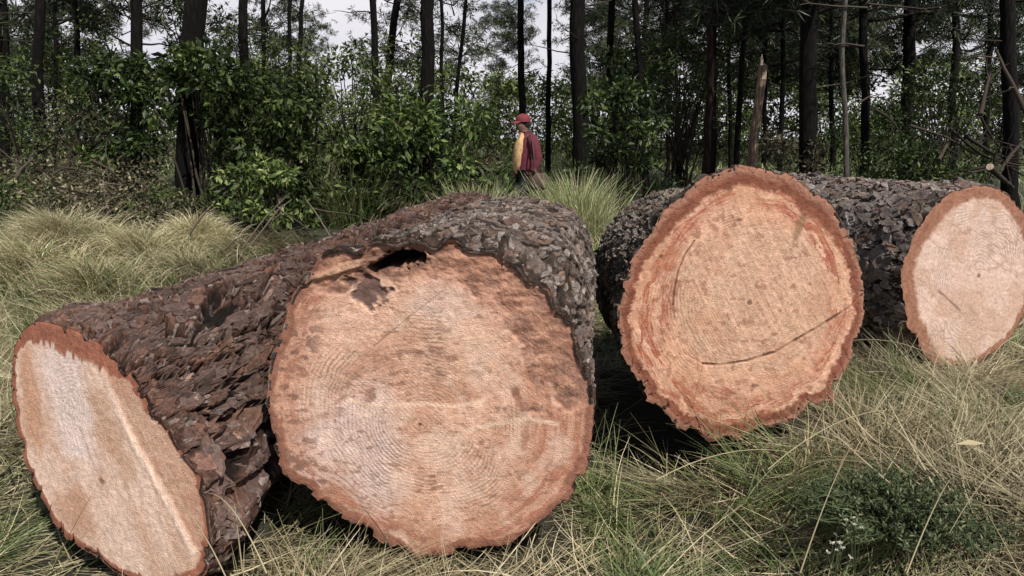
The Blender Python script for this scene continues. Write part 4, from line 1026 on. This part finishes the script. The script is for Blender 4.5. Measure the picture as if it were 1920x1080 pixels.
# broken snag
sx, sY = float(at(1405, 305, 14)[0]), 14.
sn = empty('broken_snag', (sx, sY, float(gz(sx, sY))))
V, F = trunk(0, 0, .055, 0, .105, 2.55, 77, None, 14, 20, .25)
npmesh('trunk', V, F, M['snag'], True, None, sn)
m = MB()
r_ = np.random.default_rng(5)
for i in range(11):
    a = i / 11 * 6.28; c = np.array([.055 * 2.45 + .05 * math.cos(a), .05 * math.sin(a), 2.3]); hh = r_.uniform(.2, .55) * (1.3 if math.cos(a) < .3 else .5)
    m.tube(np.stack([c, c + [.01, 0, hh * .6], c + [.02, 0, hh]]), [.034, .022, .004], 5, True, .9)
m.build('splintered_top', M['snag_pale'], sn)
tag(sn, 'broken dead trunk with a pale splintered top, leaning right', 'snag')
# leaning pale branch at right edge
def branch(name, pts, R, label, cat, mat='twig', rnd=.8, side=0, seed=0, group=None, cut=False):
    r = np.random.default_rng(seed); pts = np.array(pts); p0 = pts[0].copy(); m = MB(); n = 14
    t = np.linspace(0, 1, n); tt = np.linspace(0, 1, len(pts))
    P = np.stack([np.interp(t, tt, pts[:, i]) for i in range(3)], 1) - p0
    P += np.cumsum(r.normal(size=(n, 3)) * .012 * np.linalg.norm(pts[-1] - pts[0]) / 2, 0) * .6 * t[:, None]
    m.tube(P, np.linspace(R, R * .45, n), 6, True, rnd)
    for i in range(side):
        j = r.integers(3, n - 1); d = r.normal(size=3); d /= np.linalg.norm(d); ln = r.uniform(.25, .7)
        k = np.linspace(0, 1, 5)[:, None]
        m.tube(P[j] + d * ln * k + np.cumsum(r.normal(size=(5, 3)) * .025, 0) * k, np.linspace(R * .4, R * .12, 5), 4, False, rnd)
    if cut:
        root = empty(name, tuple(p0)); m.build('stem', M[mat], root, True)
        c = MB(); d = P[0] - P[1]; d /= np.linalg.norm(d); c.tube(np.stack([P[0] + d * .0, P[0] + d * .012]), [R * .93, R * .9], 14, True, .5); c.build('cut_end', M['snag_pale'], root)
        return tag(root, label, cat, group)
    o = m.build(name, M[mat], None, True, True, tuple(p0))
    return tag(o, label, cat, group)
BG = 'fallen branches in the brush pile'
branch('leaning_branch', [at(1925, 215, 10), at(1895, 150, 10), at(1868, 95, 10.1)], .035, 'pale bare branch leaning to the left at the right edge', 'branch', 'twig', .62, 2, 1)
branch('fallen_branch', [at(1856, 313, 9.2), at(1880, 335, 9.8), at(1905, 355, 10.4)], .045, 'cut branch showing a round pale end above the rearmost log', 'branch', 'twig', .45, 2, 2, BG, True)
br_spots = [((1705, 235), (1835, 290), 'long bare branch sloping down to the right in the brush pile'), ((1810, 255), (1905, 300), 'dark branch crossing the top of the brush pile'),
            ((1838, 215), (1856, 140), 'upright forked branch rising from the brush pile'), ((1838, 218), (1880, 280), 'branch running down from the fork of the upright branch'),
            ((1760, 300), (1785, 265), 'short upright branch at the left end of the brush pile'), ((1800, 320), (1900, 290), 'low branch rising to the right in the brush pile'),
            ((1640, 205), (1690, 250), 'thin branch above the low green bush'), ((1750, 330), (1860, 315), 'branch lying flat at the foot of the brush pile'),
            ((1870, 330), (1918, 265), 'steep branch at the right end of the brush pile'), ((1780, 240), (1890, 318), 'crooked branch through the middle of the brush pile')]
for i, (a, b_, lb) in enumerate(br_spots):
    Y = 10.2 + .25 * (i % 4)
    A_, B_ = at(*a, Y), at(*b_, Y + .5); mid = (A_ + B_) / 2 + np.array([0, 0, .06 * (-1) ** i])
    branch('fallen_branch', [A_, mid, B_], .022 + .006 * (i % 3), lb, 'branch', 'twig', [.4, .2, .5, .3][i % 4], 5, 40 + i, BG)
# slash at the left
lspots = [((95, 330), (140, 318), 'pale cut branch piece lying in the slash at left'), ((60, 395), (170, 370), 'grey dead branch low in the slash at left'), ((170, 300), (235, 345), 'dead branch slanting through the withered bush'),
          ((205, 405), (190, 340), 'thin upright dead stem behind the blond tussocks'), ((110, 350), (230, 395), 'dead branch lying below the withered bush'), ((20, 350), (60, 300), 'dead branch at the left edge of the slash'),
          ((265, 380), (310, 420), 'thin fallen twig beside the nearest dark trunk')]
for i, (a, b_, lb) in enumerate(lspots):
    Y = 8.6 + .2 * (i % 3); A_, B_ = at(*a, Y), at(*b_, Y + .4)
    branch('dead_branch', [A_, (A_ + B_) / 2 + [0, 0, .05], B_], .02 + .008 * (i % 2), lb, 'branch', 'twig', .45 + .12 * (i % 4), 4, 60 + i, 'dead branches in the left slash')
# bent stems in front of the shrubs
for i, (a, b_, c_, Y, lb) in enumerate([((455, 465), (500, 405), (535, 370), 6.4, 'long pale bent stem in front of the dense dark shrub'), ((470, 460), (520, 395), (545, 375), 6.6, 'second pale bent stem just right of the first bent stem'),
                                       ((620, 445), (590, 395), (572, 372), 6.8, 'pale stem leaning left below the light green shrub'), ((420, 470), (440, 450), (470, 438), 5.9, 'short broken stick behind the reddish bark'),
                                       ((355, 440), (375, 410), (390, 390), 6.0, 'pale straw stem leaning beside the nearest dark trunk')]):
    branch('bent_stem', [at(*a, Y), at(*b_, Y), at(*c_, Y)], .009, lb, 'stem', 'twig', .95, 1, 80 + i, 'bent pale stems')

# far forest
r_ = np.random.default_rng(99)
proto = None; nfar = 0
for k in range(400):
    if nfar >= 60: break
    Y = r_.uniform(24, 58); pxx = r_.uniform(-150, 2070)
    gap = any(abs(pxx - c) < hw for c, hw in ((640, 36), (35, 28), (212, 22), (430, 22), (1232, 20), (1745, 26), (1860, 22))) and Y < 60
    if gap or (pxx < 1150 and r_.uniform() < .64): continue
    x = gpx(pxx, Y); z = float(gz(x, Y)); hs = r_.uniform(.65, 1.15) * (1.12 if pxx > 1150 else .92)
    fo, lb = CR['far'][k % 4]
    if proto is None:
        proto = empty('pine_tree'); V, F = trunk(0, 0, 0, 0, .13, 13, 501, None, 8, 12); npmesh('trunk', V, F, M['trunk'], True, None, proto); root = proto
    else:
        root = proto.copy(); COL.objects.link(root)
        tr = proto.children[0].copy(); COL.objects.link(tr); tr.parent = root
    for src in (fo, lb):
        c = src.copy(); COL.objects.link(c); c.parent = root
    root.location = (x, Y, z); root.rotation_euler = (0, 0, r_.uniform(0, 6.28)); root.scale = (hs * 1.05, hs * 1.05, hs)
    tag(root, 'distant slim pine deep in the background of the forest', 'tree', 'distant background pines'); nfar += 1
# far undergrowth
P0 = None; r_ = np.random.default_rng(123)
protos = [shrub('bush', 0, 0, 3.4, 3.0, 30, 1800, .2, 'leaf_light', 'distant olive bush at the back of the forest floor', 800 + i, .05, 4, .0, 'distant undergrowth bushes', 'bush', 0.) for i in range(3)]
for k in range(46):
    Y = 26 + 18 * ((k * .618) % 1); pxx = -150 + 2220 * (k + .5) / 46 + r_.uniform(-20, 20)
    o = protos[k % 3] if k < 3 else copy_tree(protos[k % 3])
    x = gpx(pxx, Y); s_ = r_.uniform(.7, 1.3); o.location = (x, Y, float(gz(x, Y))); o.rotation_euler = (0, 0, r_.uniform(0, 6.28)); o.scale = (s_ * 1.2, s_ * 1.2, s_ * (.75 if 1200 < pxx < 1320 else 1.15))

# ------------------------------------------------------------------ feathery weed, flowers, dry leaf
wx, wy = 1.06, 1.95
r_ = np.random.default_rng(8)
def weed(px, py, d, w_, h_, nst, label, seed):
    r = np.random.default_rng(seed); p = cC + d * ray(px, py); x, y = p[0], p[1]; z = float(gz(x, y)) + .02
    root = empty('weed_plant', (x, y, z)); st = MB(); PV, AX = [], []
    for i in range(nst):
        a = r.uniform(0, 6.28); q = r.uniform() ** .6; e = np.array([math.cos(a) * w_ * q, math.sin(a) * w_ * q * .8, h_ * r.uniform(.5, 1) * (1 - .45 * q)])
        t = np.linspace(0, 1, 8)[:, None]; P = e * t + np.array([0, 0, 1]) * h_ * .25 * 4 * t * (1 - t) * .5 + r.normal(size=(8, 3)) * .006
        st.tube(P, np.linspace(.0025, .001, 8), 4, False, .4)
        for j in range(34):
            k = r.uniform(.25, 1); i0 = min(6, int(k * 7)); PV.append(P[i0] + (P[i0 + 1] - P[i0]) * (k * 7 - i0)); d_ = r.normal(size=3); d_[2] += .3; AX.append(d_)
    V, F, R = leafset(np.array(PV), np.array(AX), .017, r, .1, .30)
    npmesh('foliage', V, F, M['weed'], False, {'rnd': R}, root); st.build('stems', M['weed'], root)
    return tag(root, label, 'weed', 'low weeds in the straw')
weed(1690, 965, 2.0, .30, .23, 300, 'dark feathery weed growing in the straw right of the scalloped log', 1)
weed(1480, 1030, 1.75, .12, .10, 40, 'small green weed left of the white flowers', 2)
weed(1900, 1010, 1.7, .14, .10, 45, 'low green weed in the lower right corner', 3)
weed(1590, 800, 2.2, .13, .10, 45, 'small green weed at the foot of the scalloped log', 4)
weed(90, 1000, 1.9, .10, .12, 35, 'low weed beside the slanting face at the lower left', 5)
def flower(px, py, d, nh, label, seed):
    r = np.random.default_rng(seed); p = cC + d * ray(px, py); root = empty('wildflower', tuple(p)); st = MB(); V_, F_, n0 = [], [], 0; cn = MB()
    for i in range(nh):
        c = r.normal(size=3) * np.array([.012, .012, .006]); st.tube(np.stack([np.array([0, 0, -.12]), c * .5 + [0, 0, -.05], c]), [.0012, .001, .001], 4, False, .4)
        a = np.arange(5) / 5 * 6.28 + r.uniform(); ax = np.stack([np.cos(a), np.sin(a) - .5, 0 * a + .35], 1)
        V, F, R = leafset(np.repeat(c[None], 5, 0), ax, .0078, r, .1, .6); V_.append(V); F_.append(F + n0); n0 += len(V)
        cn.tube(np.stack([c, c + [0, -.001, .002]]), [.0022, .0015], 6, True, .8)
    V = np.concatenate(V_); npmesh('petals', V, np.concatenate(F_), M['petal'], False, {'rnd': r.uniform(size=len(V))}, root)
    st.build('stem', M['weed'], root); cn.build('flower_centre', M['straw'], root)
    return tag(root, label, 'wildflower', 'white wildflowers')
flower(1572, 1024, 1.55, 7, 'larger white wildflower cluster low in the right foreground', 1)
flower(1612, 985, 1.6, 4, 'small white wildflower just above the larger cluster', 2)
flower(1668, 752, 2.2, 3, 'tiny pale wildflower on the grass mound below the rearmost log', 3)
p = cC + 1.95 * ray(1790, 833); r_ = np.random.default_rng(3)
V, F, R = leafset(np.zeros((1, 3)), np.array([[1., .15, .06]]), .10, r_, .15, .2, rnd=np.array([.6]), up=2)
dl = npmesh('dry_leaf', V, F, M['straw'], True, {'rnd': R}, None, tuple(p)); tag(dl, 'curled tan dry leaf lying on the straw at right', 'leaf')

# ------------------------------------------------------------------ the man
def skin(name, nodes, edges, mat, parent, sub=2, root_i=0):
    me = bpy.data.meshes.new(name); me.from_pydata([n[:3] for n in nodes], edges, [])
    o = bpy.data.objects.new(name, me); COL.objects.link(o); o.parent = parent
    sk = o.modifiers.new('skin', 'SKIN'); sk.use_smooth_shade = True
    for i, n in enumerate(nodes):
        r = n[3]; me.skin_vertices[0].data[i].radius = (r, n[4] if len(n) > 4 else r)
        me.skin_vertices[0].data[i].use_root = (i == root_i)
    ss_ = o.modifiers.new('sub', 'SUBSURF'); ss_.levels = sub; ss_.render_levels = sub
    me.materials.append(mat)
    return o
PY_ = 10.4
px_, pz_ = float(at(985, 300, PY_)[0]), float(gz(float(at(985, 300, PY_)[0]), PY_))
headz = float(at(978, 222, PY_)[2]); SC = (headz - pz_) / 1.71
man = empty('person', (px_, PY_, pz_)); man.scale = (SC * 1.08, SC * 1.08, SC); man.rotation_euler = (0, 0, .30)
M['skin'] = cloth_mat('brown skin', (.20, .105, .07), .6); M['jacket'] = cloth_mat('maroon jacket', (.10, .014, .026)); M['shirt'] = cloth_mat('yellow shirt', (.58, .36, .17))
M['trousers'] = cloth_mat('dark trousers', (.012, .014, .022)); M['cap'] = cloth_mat('red cap', (.15, .022, .03)); M['hair'] = cloth_mat('black hair', (.008, .007, .006)); M['shoe'] = cloth_mat('dark boots', (.02, .015, .012))
M['bag'] = cloth_mat('brown bag', (.065, .034, .03))
# facing -X; his left side (towards the viewer) is -Y
B = [(0, 0, .92, .13), (0, 0, 1.12, .125), (.02, 0, 1.34, .13), (.0, 0, 1.46, .054), (-.03, 0, 1.53, .050), (-.045, 0, 1.60, .086), (-.04, 0, 1.655, .088),   # 0-6 trunk, neck, head
     (-.115, 0, 1.552, .034), (-.150, 0, 1.602, .020),                                                                                                          # 7 jaw, 8 nose
     (.02, -.17, 1.40, .058), (.055, -.24, 1.13, .046), (.02, -.25, .90, .036), (.015, -.25, .85, .03),                                                     # 9-12 left arm
     (.02, .17, 1.40, .058), (.03, .24, 1.13, .046), (-.06, .23, .91, .036), (-.07, .23, .86, .03),                                                         # 13-16 right arm
     (-.01, -.09, .86, .10), (-.05, -.10, .48, .065), (-.03, -.10, .09, .045), (-.13, -.10, .04, .038),                                                     # 17-20 left leg
     (.02, .09, .86, .10), (.06, .10, .48, .065), (.15, .10, .10, .045), (.06, .10, .04, .038)]                                                              # 21-24 right leg
E_ = [(0, 1), (1, 2), (2, 3), (3, 4), (4, 5), (5, 6), (5, 7), (5, 8), (2, 9), (9, 10), (10, 11), (11, 12), (2, 13), (13, 14), (14, 15), (15, 16), (0, 17), (17, 18), (18, 19), (19, 20), (0, 21), (21, 22), (22, 23), (23, 24)]
for hb in (12, 16):          # fingers and thumb
    h = B[hb]
    for j, (fx, ln) in enumerate([(-.022, .05), (-.007, .06), (.008, .058), (.022, .046)]):
        i0 = len(B); B.append((h[0] + fx, h[1], h[2] - .04, .010)); B.append((h[0] + fx - .006, h[1] + .006, h[2] - .04 - ln * .5, .009)); B.append((h[0] + fx - .014, h[1] + .014, h[2] - .04 - ln, .008))
        E_ += [(hb, i0), (i0, i0 + 1), (i0 + 1, i0 + 2)]
    i0 = len(B); B.append((h[0] - .036, h[1] + .008, h[2] - .02, .011)); B.append((h[0] - .045, h[1] + .016, h[2] - .05, .009)); E_ += [(hb, i0), (i0, i0 + 1)]
skin('body', B, E_, M['skin'], man)
skin('trousers', [(0, 0, .95, .15, .16), (-.01, -.09, .84, .115), (-.05, -.10, .48, .088), (-.03, -.10, .10, .075), (.02, .09, .84, .115), (.06, .10, .48, .088), (.15, .10, .11, .075)],
     [(0, 1), (1, 2), (2, 3), (0, 4), (4, 5), (5, 6)], M['trousers'], man)
def loft(name, rows, mat, parent, a0=0., a1=2 * math.pi, k=40, close=True, fold=.006, seed=1, extra=None):
    """rows: (z, centre x, half depth, half width); angle 0 is the front (-X)"""
    rows = np.array(rows, float); n = 26
    t = np.linspace(0, len(rows) - 1, n); q = np.stack([np.interp(t, np.arange(len(rows)), rows[:, i]) for i in range(4)], 1)
    for _ in range(2): q[1:-1] = .25 * q[:-2] + .5 * q[1:-1] + .25 * q[2:]
    full = abs(a1 - a0 - 2 * math.pi) < 1e-6
    an = np.linspace(a0, a1, k, endpoint=not full)
    cz, cx, rx, ry = (q[:, i][:, None] for i in range(4))
    w_ = 1 + fold * 6 * (fbm(np.cos(an)[None] * 2 + seed, np.sin(an)[None] * 2, cz * 7, 3, seed) - .5) * 2
    V = np.stack([cx - rx * np.cos(an) * w_, ry * np.sin(an) * w_, cz + 0 * an + .02 * (fbm(np.cos(an)[None] * 2, np.sin(an)[None] * 2, cz * 0, 2, seed + 3) - .5)], -1)
    b = MB(); b.add(V.reshape(-1, 3), gridfaces(n, k, full))
    for P, R_ in (extra or []):
        P = np.array(P, float); tt = np.linspace(0, len(P) - 1, 16); Pi = np.stack([np.interp(tt, np.arange(len(P)), P[:, i]) for i in range(3)], 1); Ri = np.interp(tt, np.arange(len(R_)), R_)
        for _ in range(2): Pi[1:-1] = .25 * Pi[:-2] + .5 * Pi[1:-1] + .25 * Pi[2:]
        b.tube(Pi, Ri * (1 + .07 * np.sin(np.arange(16) * 2.1 + seed)), 14, True)
    o = b.build(name, mat, parent, True); so_ = o.modifiers.new('solid', 'SOLIDIFY'); so_.thickness = .008
    return o
loft('shirt', [(.86, -.02, .12, .15), (.95, -.03, .145, .165), (1.12, -.035, .15, .168), (1.30, -.02, .135, .165), (1.40, -.005, .10, .13), (1.465, -.015, .062, .07), (1.49, -.02, .058, .062)], M['shirt'], man, seed=5)
loft('jacket', [(.84, .02, .17, .20), (.92, .015, .175, .205), (1.12, .02, .178, .205), (1.28, .03, .165, .205), (1.38, .035, .135, .185), (1.44, .03, .095, .125), (1.48, .015, .075, .085), (1.51, .01, .078, .086)], M['jacket'], man, .42, 2 * math.pi - .42, 44, seed=9, fold=.009,
     extra=[([(.04, -.16, 1.42), (.045, -.215, 1.36), (.07, -.25, 1.22), (.10, -.265, 1.10), (.05, -.27, .98), (.03, -.265, .895)], [.07, .085, .08, .072, .064, .054]),
            ([(.04, .16, 1.42), (.045, .215, 1.36), (.05, .24, 1.22), (.04, .25, 1.12), (-.02, .245, 1.02), (-.055, .235, .93)], [.07, .085, .08, .072, .064, .054])])
skin('hair', [(.015, 0, 1.565, .066, .078), (.0, 0, 1.61, .08, .09), (-.01, 0, 1.665, .09)], [(0, 1), (1, 2)], M['hair'], man)
cp = MB(); k = 20; th = np.arange(k) / k * 2 * np.pi
prof = [(1.0, 0), (1.02, .03), (.93, .075), (.66, .11), (.25, .125), (.03, .127)]
Vc = np.array([[-.035 + .108 * s_ * math.cos(t), .098 * s_ * math.sin(t), 1.655 + z_] for s_, z_ in prof for t in th]); cp.add(Vc, gridfaces(len(prof), k, True))
ux = np.linspace(-1.05, 1.05, 13); Vb = np.array([[-.035 - .105 * math.cos(u) - e * .095 * math.cos(u * .8), .098 * math.sin(u) * (1 - .12 * e), 1.663 - .03 * e - .0 + .012 * (1 - abs(u)) + dz] for dz in (0, -.006) for e in (0, .5, 1) for u in ux])
cb = MB(); f_ = gridfaces(3, 13); cb.add(Vb[:39], f_); cb.add(Vb[39:], f_[:, ::-1])
capo = cp.build('cap', M['cap'], man, True); cb.build('brim', M['cap'], capo, True)
for sx_, sy_ in ((-.06, -.10), (.12, .10)):
    skin('boot', [(sx_ + .05, sy_, .05, .05), (sx_ + .02, sy_, .13, .055), (sx_ - .05, sy_, .045, .048), (sx_ - .13, sy_, .035, .036)], [(0, 1), (0, 2), (2, 3)], M['shoe'], man)
tag(man, 'man in a red cap, maroon jacket and yellow shirt walking left behind the logs', 'person')
bag = empty('shoulder_bag', (px_ + .21 * SC, PY_ - .29 * SC, pz_ + .62 * SC)); bag.scale = (SC, SC, SC)
bm = MB(); s_ = [(0, .0, .02), (.02, .11, .055), (.10, .135, .075), (.2, .12, .065), (.26, .085, .03), (.27, .0, .0)]
Vb = np.array([[a_ * np.sign(math.cos(t)) * abs(math.cos(t)) ** .6, b_ * np.sign(math.sin(t)) * abs(math.sin(t)) ** .6, z_] for z_, a_, b_ in s_ for t in th]); bm.add(Vb, gridfaces(len(s_), k, True))
bm.build('pouch', M['bag'], bag, True)
sm_ = MB(); t = np.linspace(0, 1, 16)[:, None]
sm_.tube(np.array([-.08, -.02, .24]) * (1 - t) + np.array([-.14, .15, .88]) * t + np.array([.02, -.17, 0]) * (np.sin(t * np.pi) ** .7), .011, 5, True); sm_.build('strap', M['bag'], bag, True)
tag(bag, 'brown cloth bag hanging at the man\'s hip', 'bag')
